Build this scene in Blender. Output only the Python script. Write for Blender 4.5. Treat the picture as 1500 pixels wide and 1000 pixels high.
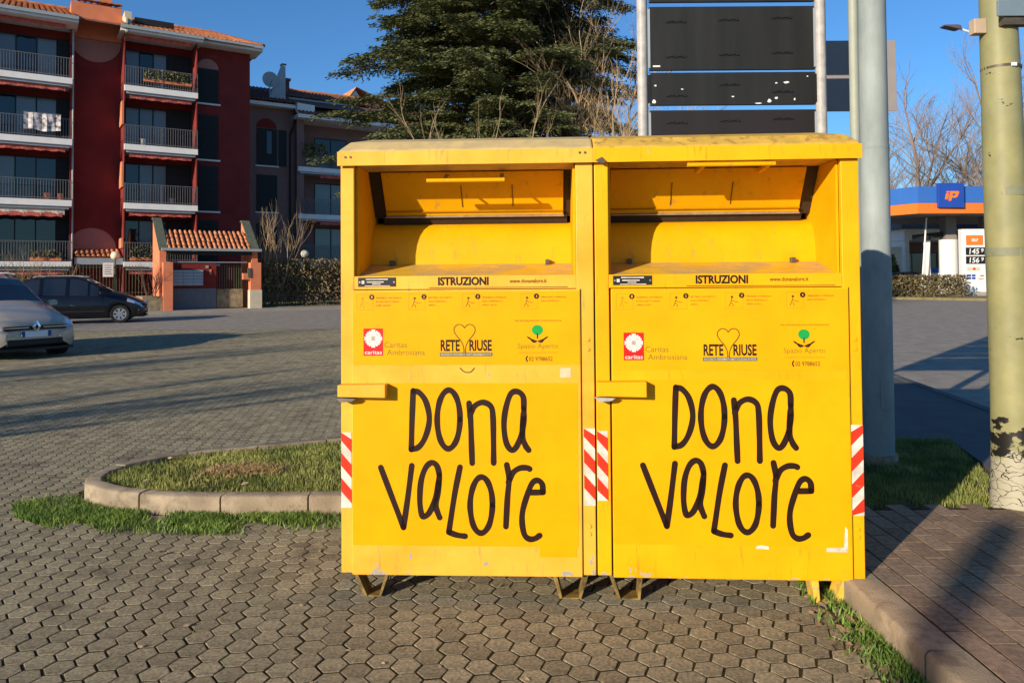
import bpy, bmesh, math, random
import numpy as np
from mathutils import Vector, Matrix
random.seed(7); RNG = np.random.default_rng(11)
R = math.radians
for o in list(bpy.data.objects): bpy.data.objects.remove(o, do_unlink=True)
sc = bpy.context.scene
col = sc.collection

# ------------------------------------------------------------------ camera
PITCH, ROLL, FPX, EYE = R(1.3), R(0.42), 1100.0, 1.5
cam_d = bpy.data.cameras.new('camera'); cam = bpy.data.objects.new('camera', cam_d); col.objects.link(cam)
cam_d.sensor_width = 36; cam_d.lens = 36*FPX/1500
cam_d.shift_y = -0.080
cam_d.clip_start = .05; cam_d.clip_end = 3000
fw = Vector((0, math.cos(PITCH), math.sin(PITCH))); u0 = Vector((0, -math.sin(PITCH), math.cos(PITCH))); r0 = Vector((1, 0, 0))
rt = r0*math.cos(ROLL)-u0*math.sin(ROLL); up = r0*math.sin(ROLL)+u0*math.cos(ROLL)
mw = Matrix((( rt.x, up.x, -fw.x, 0), (rt.y, up.y, -fw.y, 0), (rt.z, up.z, -fw.z, EYE), (0, 0, 0, 1)))
cam.matrix_world = mw
sc.camera = cam

# ------------------------------------------------------------------ sky and sun
SUN_EL = R(16.5); SUN_AZ = R(41)               # shadows run this far to the right of the view direction
w = bpy.data.worlds.new('World'); sc.world = w; w.use_nodes = True
nt = w.node_tree; nt.nodes.clear()
sky = nt.nodes.new('ShaderNodeTexSky'); sky.sky_type = 'NISHITA'; sky.sun_disc = False
sky.sun_elevation = SUN_EL; sky.sun_rotation = R(180+41); sky.altitude = 100; sky.air_density = 1.0; sky.dust_density = .2; sky.ozone_density = 4.0
bg = nt.nodes.new('ShaderNodeBackground'); bg.inputs['Strength'].default_value = .082
wo = nt.nodes.new('ShaderNodeOutputWorld')
tint = nt.nodes.new('ShaderNodeMixRGB'); tint.blend_type = 'MULTIPLY'; tint.inputs[0].default_value = 1; tint.inputs[2].default_value = (.72, 1.12, 1.42, 1)
nt.links.new(sky.outputs[0], tint.inputs[1]); nt.links.new(tint.outputs[0], bg.inputs[0]); nt.links.new(bg.outputs[0], wo.inputs[0])
sun_d = bpy.data.lights.new('sun', 'SUN'); sun = bpy.data.objects.new('sun', sun_d); col.objects.link(sun)
sun_d.energy = 5.0; sun_d.angle = R(.53); sun_d.color = (1.0, .86, .68)
ldir = Vector((math.sin(SUN_AZ)*math.cos(SUN_EL), math.cos(SUN_AZ)*math.cos(SUN_EL), -math.sin(SUN_EL)))
sun.rotation_euler = ldir.to_track_quat('-Z', 'Y').to_euler(); sun.location = (-20, -20, 30)
vs = sc.view_settings; vs.view_transform = 'Standard'; vs.look = 'None'; vs.gamma = 1; vs.use_curve_mapping = False; vs.exposure = 0.45

# ------------------------------------------------------------------ helpers
def link(o, parent=None):
    col.objects.link(o)
    if parent is not None: o.parent = parent
    return o
def tag(o, label=None, cat=None, group=None, kind=None):
    for k, v in (('label', label), ('category', cat), ('group', group), ('kind', kind)):
        if v: o[k] = v
    return o
def thing(name, label, cat, loc=(0, 0, 0), rz=0, group=None):
    o = bpy.data.objects.new(name, None); o.empty_display_size = .1
    o.location = loc; o.rotation_euler = (0, 0, rz); link(o)
    return tag(o, label, cat, group)
def fast_mesh(name, V, F, smooth=False):
    """V (n,3); F (m,k) all faces with k corners"""
    V = np.asarray(V, np.float32); F = np.asarray(F, np.int32); k = F.shape[1]
    me = bpy.data.meshes.new(name)
    me.vertices.add(len(V)); me.vertices.foreach_set('co', V.ravel())
    me.loops.add(F.size); me.loops.foreach_set('vertex_index', F.ravel())
    me.polygons.add(len(F)); me.polygons.foreach_set('loop_start', np.arange(0, F.size, k, dtype=np.int32))
    if smooth: me.polygons.foreach_set('use_smooth', np.ones(len(F), bool))
    me.update(calc_edges=True); me.validate()
    return me
class MB:
    def __init__(s): s.v = []; s.f = []
    def add(s, vs, fs):
        n = len(s.v); s.v += [tuple(p) for p in vs]; s.f += [tuple(i+n for i in f) for f in fs]; return s
    def box(s, x0, x1, y0, y1, z0, z1):
        return s.add([(x0,y0,z0),(x1,y0,z0),(x1,y1,z0),(x0,y1,z0),(x0,y0,z1),(x1,y0,z1),(x1,y1,z1),(x0,y1,z1)],
                     [(3,2,1,0),(4,5,6,7),(0,1,5,4),(1,2,6,5),(2,3,7,6),(3,0,4,7)])
    def poly(s, pts): return s.add(pts, [tuple(range(len(pts)))])
    def prism(s, pts, d):
        """closed polygon pts (3d) swept by vector d"""
        n = len(pts); q = [(p[0]+d[0], p[1]+d[1], p[2]+d[2]) for p in pts]
        return s.add(list(pts)+q, [tuple(range(n))[::-1], tuple(range(n, 2*n))]+[(i, (i+1) % n, n+(i+1) % n, n+i) for i in range(n)])
    def tube(s, pts, rad, n=8, cap=True):
        pts = [Vector(p) for p in pts]
        if not hasattr(rad, '__len__'): rad = [rad]*len(pts)
        vs = []; prev = None
        for i, p in enumerate(pts):
            t = (pts[min(i+1, len(pts)-1)]-pts[max(i-1, 0)])
            if t.length < 1e-9: t = Vector((0, 0, 1))
            t.normalize()
            if prev is None:
                a = t.orthogonal().normalized()
            else:
                a = (prev-t*prev.dot(t))
                a = a.normalized() if a.length > 1e-6 else t.orthogonal().normalized()
            prev = a; b = t.cross(a)
            for k in range(n):
                c = 2*math.pi*k/n; vs.append(p+(a*math.cos(c)+b*math.sin(c))*rad[i])
        fs = []
        for i in range(len(pts)-1):
            for k in range(n):
                fs.append((i*n+k, i*n+(k+1) % n, (i+1)*n+(k+1) % n, (i+1)*n+k))
        if cap: fs += [tuple(range(n))[::-1], tuple(range((len(pts)-1)*n, len(pts)*n))]
        return s.add(vs, fs)
    def disc(s, c, nrm, r, h, n=20):
        c = Vector(c); nrm = Vector(nrm).normalized()
        return s.tube([c, c+nrm*h], r, n)
    def build(s, name, mat, parent=None, smooth=False, bevel=0, seg=2):
        me = bpy.data.meshes.new(name); me.from_pydata(s.v, [], s.f); me.validate(); me.update()
        o = bpy.data.objects.new(name, me); link(o, parent)
        if mat: me.materials.append(mat)
        if smooth:
            for p in me.polygons: p.use_smooth = True
            try: me.set_sharp_from_angle(angle=R(40))
            except Exception: pass
        if bevel:
            m = o.modifiers.new('bevel', 'BEVEL'); m.width = bevel; m.segments = seg; m.limit_method = 'ANGLE'; m.angle_limit = R(35)
        return o
def B(name, mat, parent, *a, bevel=0): return MB().box(*a).build(name, mat, parent, bevel=bevel)
def mobj(name, me, mat, parent=None):
    o = bpy.data.objects.new(name, me); link(o, parent)
    if mat and not me.materials: me.materials.append(mat)
    return o

# ------------------------------------------------------------------ materials
def srgb(*c): return tuple(((x/255)/12.92 if x/255 <= .04045 else ((x/255+.055)/1.055)**2.4) for x in c)
def M(name, c, rough=.65, var=.12, scale=6, c2=None, bump=0, bscale=60, metal=0, spec=.35, coat=0, rnd=0, world=True, stretch=None, det=6):
    m = bpy.data.materials.new(name); m.use_nodes = True; n = m.node_tree.nodes; L = m.node_tree.links
    b = n['Principled BSDF']; b.inputs['Roughness'].default_value = rough; b.inputs['Metallic'].default_value = metal
    b.inputs['Specular IOR Level'].default_value = spec
    if coat: b.inputs['Coat Weight'].default_value = coat; b.inputs['Coat Roughness'].default_value = .06
    if world:
        g = n.new('ShaderNodeNewGeometry'); P = g.outputs['Position']
    else:
        g = n.new('ShaderNodeTexCoord'); P = g.outputs['Object']
    if stretch:
        mp = n.new('ShaderNodeMapping'); mp.inputs['Scale'].default_value = stretch; L.new(P, mp.inputs[0]); P = mp.outputs[0]
    nz = n.new('ShaderNodeTexNoise'); nz.inputs['Scale'].default_value = scale; nz.inputs['Detail'].default_value = det; nz.inputs['Roughness'].default_value = .62
    L.new(P, nz.inputs['Vector'])
    rp = n.new('ShaderNodeValToRGB'); L.new(nz.outputs[0], rp.inputs[0])
    lo = tuple(x*(1-var) for x in c); hi = tuple(min(1, x*(1+var)) for x in (c2 or c))
    rp.color_ramp.elements[0].position = .32; rp.color_ramp.elements[0].color = (*lo, 1)
    rp.color_ramp.elements[1].position = .68; rp.color_ramp.elements[1].color = (*hi, 1)
    out = rp.outputs[0]
    if rnd:
        gi = n.new('ShaderNodeNewGeometry'); oi = n.new('ShaderNodeObjectInfo')
        ad = n.new('ShaderNodeMath'); ad.operation = 'ADD'; L.new(gi.outputs['Random Per Island'], ad.inputs[0]); L.new(oi.outputs['Random'], ad.inputs[1])
        fr = n.new('ShaderNodeMath'); fr.operation = 'FRACT'; L.new(ad.outputs[0], fr.inputs[0])
        mr = n.new('ShaderNodeMapRange'); mr.inputs[3].default_value = 1-rnd; mr.inputs[4].default_value = 1+rnd; L.new(fr.outputs[0], mr.inputs[0])
        mx = n.new('ShaderNodeVectorMath'); mx.operation = 'SCALE'; L.new(out, mx.inputs[0]); L.new(mr.outputs[0], mx.inputs['Scale']); out = mx.outputs[0]
    L.new(out, b.inputs['Base Color'])
    if bump:
        n2 = n.new('ShaderNodeTexNoise'); n2.inputs['Scale'].default_value = bscale; n2.inputs['Detail'].default_value = 5; L.new(P, n2.inputs['Vector'])
        bp = n.new('ShaderNodeBump'); bp.inputs['Strength'].default_value = bump; bp.inputs['Distance'].default_value = .01
        L.new(n2.outputs[0], bp.inputs['Height']); L.new(bp.outputs[0], b.inputs['Normal'])
    m['out'] = ''
    return m
def wear(m, c, scale=9, thr=.62, soft=.02, rough=.7, zmax=None, stretch=None, seed=0, band=None):
    """flakes or stains of colour c with an irregular outline; zmax keeps them low on the thing (object space)"""
    n = m.node_tree.nodes; L = m.node_tree.links; b = n['Principled BSDF']
    src = b.inputs['Base Color'].links[0].from_socket
    tc = n.new('ShaderNodeTexCoord'); P = tc.outputs['Object']
    mp = n.new('ShaderNodeMapping'); mp.inputs['Location'].default_value = (seed, seed*.7, 0)
    if stretch: mp.inputs['Scale'].default_value = stretch
    L.new(P, mp.inputs[0])
    nz = n.new('ShaderNodeTexNoise'); nz.inputs['Scale'].default_value = scale; nz.inputs['Detail'].default_value = 8; nz.inputs['Roughness'].default_value = .6
    L.new(mp.outputs[0], nz.inputs['Vector']); val = nz.outputs[0]
    if zmax is not None:
        sp = n.new('ShaderNodeSeparateXYZ'); L.new(P, sp.inputs[0])
        mr = n.new('ShaderNodeMapRange'); mr.inputs[1].default_value = zmax[0]; mr.inputs[2].default_value = zmax[1]; mr.inputs[3].default_value = zmax[2]; mr.inputs[4].default_value = 0
        L.new(sp.outputs['Z'], mr.inputs[0])
        ad = n.new('ShaderNodeMath'); ad.operation = 'ADD'; L.new(val, ad.inputs[0]); L.new(mr.outputs[0], ad.inputs[1]); val = ad.outputs[0]
    if band is not None:
        sp = n.new('ShaderNodeSeparateXYZ'); L.new(P, sp.inputs[0])
        su = n.new('ShaderNodeMath'); su.operation = 'SUBTRACT'; L.new(sp.outputs['Z'], su.inputs[0]); su.inputs[1].default_value = band[0]
        ab = n.new('ShaderNodeMath'); ab.operation = 'ABSOLUTE'; L.new(su.outputs[0], ab.inputs[0])
        mr = n.new('ShaderNodeMapRange'); mr.inputs[1].default_value = 0; mr.inputs[2].default_value = band[1]; mr.inputs[3].default_value = band[2]; mr.inputs[4].default_value = 0
        L.new(ab.outputs[0], mr.inputs[0])
        ad = n.new('ShaderNodeMath'); ad.operation = 'ADD'; L.new(val, ad.inputs[0]); L.new(mr.outputs[0], ad.inputs[1]); val = ad.outputs[0]
    rg = n.new('ShaderNodeMapRange'); rg.inputs[1].default_value = thr-soft; rg.inputs[2].default_value = thr+soft; L.new(val, rg.inputs[0])
    mx = n.new('ShaderNodeMixRGB'); L.new(rg.outputs[0], mx.inputs[0]); L.new(src, mx.inputs[1]); mx.inputs[2].default_value = (*c, 1)
    L.new(mx.outputs[0], b.inputs['Base Color'])
    return m
def cracks(m, c, scale, width, zmax, stretch=(1, 1, 1)):
    """dark crack lines between flakes, below a height (object space)"""
    n = m.node_tree.nodes; L = m.node_tree.links; b = n['Principled BSDF']; src = b.inputs['Base Color'].links[0].from_socket
    tc = n.new('ShaderNodeTexCoord'); nz = n.new('ShaderNodeTexNoise'); nz.inputs['Scale'].default_value = 14; L.new(tc.outputs['Object'], nz.inputs['Vector'])
    mix = n.new('ShaderNodeMixRGB'); mix.inputs[0].default_value = .08; L.new(tc.outputs['Object'], mix.inputs[1]); L.new(nz.outputs['Color'], mix.inputs[2])
    mp = n.new('ShaderNodeMapping'); mp.inputs['Scale'].default_value = stretch; L.new(mix.outputs[0], mp.inputs[0])
    vo = n.new('ShaderNodeTexVoronoi'); vo.feature = 'DISTANCE_TO_EDGE'; vo.inputs['Scale'].default_value = scale; L.new(mp.outputs[0], vo.inputs['Vector'])
    lt = n.new('ShaderNodeMath'); lt.operation = 'LESS_THAN'; lt.inputs[1].default_value = width; L.new(vo.outputs['Distance'], lt.inputs[0])
    sp = n.new('ShaderNodeSeparateXYZ'); L.new(tc.outputs['Object'], sp.inputs[0]); zl = n.new('ShaderNodeMath'); zl.operation = 'LESS_THAN'; zl.inputs[1].default_value = zmax; L.new(sp.outputs['Z'], zl.inputs[0])
    mu = n.new('ShaderNodeMath'); mu.operation = 'MULTIPLY'; L.new(lt.outputs[0], mu.inputs[0]); L.new(zl.outputs[0], mu.inputs[1])
    mx = n.new('ShaderNodeMixRGB'); L.new(mu.outputs[0], mx.inputs[0]); L.new(src, mx.inputs[1]); mx.inputs[2].default_value = (*c, 1); L.new(mx.outputs[0], b.inputs['Base Color'])
    return m
def glass(name, c, rough=.06):
    m = bpy.data.materials.new(name); m.use_nodes = True; b = m.node_tree.nodes['Principled BSDF']
    b.inputs['Base Color'].default_value = (*c, 1); b.inputs['Roughness'].default_value = rough; b.inputs['Specular IOR Level'].default_value = .8
    return m
K = {}
YEL = (.80, .44, .004)
K['yellow_l'] = wear(wear(M('yellow_paint_faded', (.72,.355,.022), .45, .08, 3, (.77,.41,.05), .22, 5, spec=.2), (.33,.31,.28), 14, .72, .01, zmax=(.12,.24,.13), seed=3), (.42,.25,.07), 5, .66, .07, stretch=(9,9,1.2))
K['yellow_r'] = wear(wear(M('yellow_paint', (.75,.352,.002), .42, .07, 3, (.79,.385,.004), .22, 5, spec=.2), (.36,.34,.30), 13, .72, .01, zmax=(.12,.22,.13), seed=9), (.46,.235,.01), 5, .665, .07, stretch=(9,9,1.2))
K['roof_l'] = wear(M('yellow_paint_dusty', (.46,.35,.17), .6, .12, 7, (.52,.38,.15), .05, 50), (.40,.30,.14), 11, .60, .08)
K['roof_r'] = wear(M('yellow_paint_grimy', (.52,.33,.05), .55, .14, 9, (.60,.36,.05), .05, 50), (.36,.21,.04), 26, .58, .05)
K['chute'] = wear(M('yellow_chute_paint', (.71,.335,.001), .5, .06, 4, (.75,.365,.002), spec=.15), (.45,.26,.03), 7, .66, .07, stretch=(4,4,1))
K['chute_floor'] = wear(M('chute_floor_paint', (.62,.38,.03), .5, .12, 8, (.68,.40,.03)), (.42,.30,.14), 6, .52, .1)
K['sticker_l'] = M('sticker_film_amber', (.76,.335,.001), .36, .04, 4, (.78,.358,.001), .14, 5, spec=.2)
K['sticker_r'] = M('sticker_film_yellow', (.76,.345,.001), .36, .04, 4, (.79,.368,.002), .14, 5, spec=.2)
K['ink'] = M('brown_black_ink', (.022,.008,.004), .4, .1, 20)
K['ink2'] = M('brown_ink', (.10,.04,.003), .5, .1, 30)
K['ink_olive'] = M('olive_ink', (.17,.15,.006), .5, .1, 30)
K['ink_ochre'] = M('ochre_ink', (.42,.20,.003), .5, .1, 30)
K['red_print'] = M('red_print', (.72,.012,.008), .4, .05, 20)
K['white_print'] = M('pale_pink_print', (.80,.62,.56), .4, .05, 20)
K['green_print'] = M('green_print', (.01,.32,.05), .4, .1, 30)
K['teal_print'] = M('grey_green_print', (.10,.11,.07), .4, .1, 30)
K['refl_white'] = M('reflective_white', (.56,.50,.41), .4, .2, 14, (.66,.60,.5))
K['refl_red'] = wear(M('reflective_red', (.72,.035,.012), .35, .1, 20), (.5,.32,.24), 40, .66, .03)
K['rubber'] = M('dark_rubber', (.035,.022,.012), .7, .2, 20)
K['dark_steel'] = M('dull_dark_steel', (.09,.075,.055), .5, .3, 25, metal=.3)
K['steel'] = M('bare_steel', (.42,.40,.36), .45, .2, 30, metal=.6)
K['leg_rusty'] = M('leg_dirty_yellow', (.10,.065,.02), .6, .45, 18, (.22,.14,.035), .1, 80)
K['leg_clean'] = wear(M('leg_yellow', (.66,.42,.05), .5, .2, 12), (.34,.30,.2), 16, .58, .05)
K['galv'] = M('galvanised_steel', (.235,.275,.265), .65, .12, 5, (.285,.32,.305), .03, 40, spec=.2, stretch=(1,1,.35))
K['post'] = M('grey_post_paint', (.33,.315,.30), .5, .12, 14, (.4,.38,.35), .05, 80)
K['plaque'] = M('panel_back_black', (.012,.0115,.010), .5, .15, 6, (.017,.0165,.014), stretch=(1,1,.1))
K['plaque_brown'] = M('panel_back_brown', (.017,.013,.012), .5, .15, 6, stretch=(1,1,.1))
K['black'] = M('black_plastic', (.012,.012,.013), .5, .2, 20)
K['white'] = M('white_paint', (.72,.71,.68), .5, .06, 4)
K['grey_sign'] = M('sign_back_grey', (.26,.235,.22), .45, .05, 5)
K['greenpole'] = wear(cracks(wear(wear(M('pale_green_pole_paint', (.225,.215,.095), .55, .08, 5, (.27,.25,.11), .04, 40), (.20,.205,.11), 4, .62, .1, stretch=(1,1,.5)), (.36,.33,.235), 5, .86, .03, zmax=(.22,.60,.50), seed=2), (.03,.02,.012), 13, .030, .46, (1, 1, 2.2)), (.010,.008,.006), 8, .68, .012, band=(.42,.17,.28), stretch=(1,1,1.8), seed=5)
K['asphalt'] = M('asphalt', (.26,.228,.185), .85, .16, 3.0, (.30,.262,.212), .5, 220, spec=.2)
K['asphalt_dark'] = M('asphalt_patch', (.10,.098,.095), .85, .16, 3.0, None, .5, 220, spec=.2)
K['paver'] = wear(M('concrete_paver', (.235,.202,.126), .85, .34, 70, (.335,.288,.185), 1.0, 260, spec=.2, rnd=.19), (.10,.085,.06), 3.2, .64, .12)
K['joint'] = M('joint_earth', (.032,.023,.013), .95, .35, 18, (.05,.042,.018), .6, 120, spec=.1)
K['kerb'] = wear(M('concrete_kerb', (.25,.195,.13), .85, .28, 10, (.33,.265,.18), .6, 120, spec=.2, rnd=.06), (.17,.135,.09), 5, .6, .1)
K['brick'] = M('brown_paving_block', (.225,.155,.10), .85, .22, 40, (.28,.195,.13), .7, 200, spec=.2, rnd=.16)
K['soil'] = M('soil', (.075,.055,.03), .95, .3, 12, (.10,.07,.035), .8, 60, spec=.1)
K['grass'] = M('grass_blade', (.10,.175,.024), .6, .38, 3.6, (.26,.26,.07), spec=.25, rnd=.28)
K['weed'] = M('weed_leaf', (.065,.145,.018), .6, .38, 5, (.15,.22,.04), spec=.25, rnd=.3)
K['straw'] = M('dry_straw', (.36,.25,.11), .8, .3, 30, spec=.2, rnd=.3)
K['leaf_litter'] = M('dead_leaf', (.26,.17,.09), .75, .3, 30, (.36,.26,.16), rnd=.35)
K['needle'] = M('cedar_needles', (.075,.100,.040), .6, .35, 1.1, (.145,.155,.060), spec=.3, rnd=.25)
K['bark'] = M('grey_bark', (.17,.125,.095), .9, .25, 8, (.23,.17,.125), .5, 40)
K['bark_tan'] = M('tan_bark', (.30,.21,.11), .85, .25, 8, (.36,.26,.15), .4, 40)
K['bark_red'] = M('reddish_twig', (.17,.10,.07), .85, .25, 8)
K['hedge'] = M('hedge_leaf', (.12,.09,.038), .7, .3, 3, (.20,.15,.07), rnd=.35)
K['redwall'] = M('oxblood_render', (.17,.018,.014), .85, .10, 1.2, (.20,.022,.017), .2, 40)
K['salmon'] = M('salmon_render', (.62,.19,.085), .85, .08, 1.5, (.66,.21,.10), .2, 40)
K['arch'] = M('dusty_pink_render', (.36,.17,.135), .85, .06, 2)
K['mauve'] = M('mauve_render', (.22,.125,.11), .85, .08, 1.5)
K['tile'] = M('terracotta_tile', (.44,.15,.06), .8, .25, 3, (.52,.21,.09), .3, 30, rnd=.15)
K['tile_dark'] = M('old_roof_tile', (.14,.055,.04), .8, .25, 3, (.2,.08,.05), .3, 30, rnd=.15)
K['trim'] = M('white_trim', (.74,.72,.68), .6, .06, 3)
K['trimgrey'] = M('grey_gutter', (.34,.37,.38), .45, .08, 3, metal=.2)
K['rail'] = M('railing_iron', (.16,.15,.14), .5, .2, 6, metal=.3)
K['awning'] = M('awning_red', (.42,.07,.05), .8, .2, 5, (.5,.12,.09))
K['awning_cream'] = M('awning_cream', (.6,.52,.42), .8, .1, 5)
K['pane'] = glass('window_pane', (.012,.016,.02), .05)
K['pane_curtain'] = glass('window_pane_curtained', (.16,.175,.18), .12)
K['shutter'] = M('dark_shutter', (.012,.012,.012), .6, .2, 6)
K['frame_dark'] = M('dark_frame', (.02,.017,.015), .5, .2, 6)
K['coping'] = M('green_coping', (.09,.105,.075), .7, .2, 4)
K['plinth'] = M('grey_plinth', (.14,.14,.155), .8, .1, 4)
K['cream'] = M('cream_render', (.56,.48,.34), .8, .08, 4)
K['stone'] = wear(M('stained_concrete', (.22,.18,.11), .9, .25, 4, (.28,.23,.14), .5, 40), (.09,.075,.04), 3, .58, .08)
K['fence'] = M('fence_dark_green', (.08,.095,.055), .5, .2, 6)
K['mailbox'] = M('grey_mailbox', (.34,.37,.40), .4, .06, 6, metal=.2)
K['globe'] = M('opal_globe', (.72,.66,.45), .3, .04, 6)
K['blue'] = M('station_blue', (.035,.13,.42), .4, .05, 1)
K['blue2'] = M('logo_blue', (.015,.06,.32), .35, .05, 1)
K['orange'] = M('station_orange', (.80,.17,.025), .4, .05, 1)
K['soffit'] = M('soffit_grey', (.20,.18,.16), .7, .1, 1)
K['concrete'] = M('forecourt_concrete', (.30,.27,.23), .85, .12, 2, None, .3, 60)
K['verge'] = M('dry_verge', (.16,.13,.065), .95, .3, 1.5, (.19,.165,.07), .6, 20)
K['silver'] = M('silver_beige_paint', (.46,.40,.32), .35, .02, 2, metal=.2, coat=.5)
K['blackcar'] = M('black_car_paint', (.004,.004,.006), .3, .02, 2, coat=.35, spec=.4)
K['darkcar'] = M('dark_car_paint', (.02,.02,.028), .3, .02, 2, coat=.6)
K['carglass'] = glass('car_glass', (.012,.016,.022), .04)
K['tyre'] = M('tyre', (.015,.015,.015), .8, .2, 10)
K['alloy'] = M('alloy_rim', (.55,.55,.55), .3, .05, 10, metal=.8)
K['chrome'] = M('chrome', (.75,.75,.75), .12, .02, 10, metal=1)
K['lamp_glass'] = M('headlamp_lens', (.62,.66,.72), .08, .25, 14, metal=.3, coat=1)
K['tail'] = M('tail_lens', (.45,.015,.02), .2, .1, 10, coat=1)
K['plate_white'] = M('plate_white', (.72,.74,.76), .5, .03, 10)
K['plate_blue'] = M('plate_blue', (.02,.05,.25), .5, .03, 10)
# ------------------------------------------------------------------ ground, paving, kerbs
def inpoly(P, poly):
    P = np.asarray(P); x, y = P[:, 0], P[:, 1]; c = np.zeros(len(P), bool); n = len(poly)
    for i in range(n):
        x1, y1 = poly[i]; x2, y2 = poly[(i+1) % n]
        hit = ((y1 > y) != (y2 > y)) & (x < (x2-x1)*(y-y1)/((y2-y1) or 1e-9)+x1)
        c ^= hit
    return c
g = MB(); g.poly([(-1200, -1200, -.03), (1200, -1200, -.03), (1200, 1200, -.03), (-1200, 1200, -.03)])
tag(g.build('ground', K['asphalt']), 'grey asphalt ground of the car park and road', None, None, 'structure')

ISL = [(1.50, 4.80), (-1.0, 4.78), (-1.7, 4.78), (-2.2, 4.82), (-2.62, 4.92), (-2.9, 5.1), (-3.03, 5.35), (-3.0, 5.6), (-2.86, 5.88), (-2.6, 6.12), (-2.1, 6.34), (-1.5, 6.58), (-.6, 6.8), (.5, 6.95), (1.5, 7.0)]
def offset_path(path, d):
    out = []
    for i, p in enumerate(path):
        a = np.array(path[max(i-1, 0)]); b = np.array(path[min(i+1, len(path)-1)]); t = b-a; t = t/np.linalg.norm(t)
        out.append((p[0]+t[1]*d, p[1]-t[0]*d))
    return out
def resample(path, step):
    P = np.array(path); L = np.r_[0, np.cumsum(np.linalg.norm(np.diff(P, axis=0), axis=1))]; n = max(1, round(L[-1]/step))
    s = np.linspace(0, L[-1], n+1); return [(float(np.interp(v, L, P[:, 0])), float(np.interp(v, L, P[:, 1]))) for v in s]
def kerb_run(name, label, path, step, width, h, side=1, sub=3, mat=None):
    root = bpy.data.objects.new(name, None); link(root); tag(root, label, None, None, 'structure')
    fine = resample(path, step/sub); inner = offset_path(fine, width*side)
    gap = .006
    for i in range(0, len(fine)-sub, sub):
        a = fine[i:i+sub+1]; b = inner[i:i+sub+1]; dz = random.uniform(-.006, .006); m = MB(); vs = []; n = len(a)
        for k, (p, q) in enumerate(zip(a, b)):
            p = np.array(p); q = np.array(q)
            if k in (0, n-1):
                o = np.array(a[1] if k == 0 else a[-2]); t = o-np.array(a[k]); t = t/np.linalg.norm(t)*gap; p = p+t; q = q+t
            r = .018
            u = (q-p)/np.linalg.norm(q-p)
            vs += [(*p, -.05), (*p, h-r+dz), (*(p+u*r*.35), h-r*.35+dz), (*(p+u*r), h+dz), (*(q-u*.006), h+dz), (*q, h-.006+dz), (*q, -.05)]
        fs = []
        for k in range(n-1):
            for j in range(6): fs.append((k*7+j, k*7+j+1, (k+1)*7+j+1, (k+1)*7+j))
        fs += [tuple(range(7))[::-1], tuple(range((n-1)*7, n*7))]
        m.add(vs, fs).build('kerb_stone', mat or K['kerb'], root, smooth=True)
    return root
kerb_run('island_kerb', 'worn concrete kerb round the grass island', ISL, .56, .105, .125, 1)
kerb_run('sidewalk_kerb', 'chunky concrete kerb along the block sidewalk', [(1.50, 1.2), (1.495, 2.2), (1.50, 3.4), (1.50, 4.74)], .82, .15, .125, 1, 2)
kerb_run('road_kerb', 'low dark kerb beside the road', [(4.55, 4.4), (5.0, 7.9), (5.45, 11.2), (6.9, 22)], 1.0, .12, .10, -1, 2, K['asphalt_dark'])

# hexagonal pavers
HR = .0625
hexrot = R(9)
c_, s_ = math.cos(hexrot), math.sin(hexrot)
cells = []
step_x, step_y = 1.5*HR+.0012, math.sqrt(3)*HR+.0016
def hex_centres():
    out = []
    for i in range(-230, 120):
        for j in range(-60, 280):
            x = i*step_x; y = j*step_y+(step_y/2 if i % 2 else 0)
            X = x*c_-y*s_+.4; Y = x*s_+y*c_+1.4
            out.append((X, Y))
    P = np.array(out)
    ok = (P[:, 0] < 1.45) & (P[:, 1] > 1.3) & (P[:, 1] < 22) & (P[:, 0] > -.72*P[:, 1]-1.3) & (P[:, 0] < 1.45)
    P = P[ok]
    P = P[~inpoly(P, offset_path(ISL, -.03))]
    return P
HP = hex_centres()
def hexmesh(cx, cy, dz=0, tx=0, ty=0, r=1.0):
    vs = []
    for rad, z in ((HR*.875*r, 0.0), (HR*.925*r, -.0009), (HR*.928*r, -.012)):
        for k in range(6):
            a = k*math.pi/3+hexrot; x, y = rad*math.cos(a), rad*math.sin(a)
            vs.append((cx+x, cy+y, z+dz+tx*x+ty*y))
    return vs
hexF = [tuple(range(6))]+[(i, 6+i, 6+(i+1) % 6, (i+1) % 6) for i in range(6)]+[(6+i, 12+i, 12+(i+1) % 6, 6+(i+1) % 6) for i in range(6)]
paving = tag(B('paving', K['joint'], None, -16.6, 1.49, .6, 22.1, -.2, -.0034), 'hexagonal concrete block paving of the car park', None, None, 'structure')
# the 300 that show largest: nearest ones inside the frame and not under the bins
dist = np.hypot(HP[:, 0], HP[:, 1]); inview = (np.abs(HP[:, 0]) < .675*HP[:, 1]) & (HP[:, 1] > 2.72)
order = np.argsort(np.where(inview, dist, 1e9))[:300]
sel = np.zeros(len(HP), bool); sel[order] = True
hm = [MB().add(hexmesh(0, 0, 0, 0, 0), hexF) for _ in range(1)][0]
hme = bpy.data.meshes.new('paver'); hme.from_pydata(hm.v, [], hm.f); hme.materials.append(K['paver'])
for p in HP[sel]:
    o = bpy.data.objects.new('paver', hme); o.location = (p[0]+random.gauss(0, .0014), p[1]+random.gauss(0, .0014), random.uniform(-.0007, .0012)); o.rotation_euler = (random.uniform(-.010, .010), random.uniform(-.010, .010), random.gauss(0, .035)); link(o, paving)
V = []; 
rest = HP[~sel]
base = np.array(hexmesh(0, 0)); n = len(rest)
dz = RNG.uniform(-.0007, .0012, n); tx = RNG.uniform(-.01, .01, n); ty = RNG.uniform(-.01, .01, n); rz = RNG.normal(0, .02, n)
Vx = base[None, :, :].repeat(n, 0).copy()
cx, sx = np.cos(rz)[:, None], np.sin(rz)[:, None]
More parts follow.
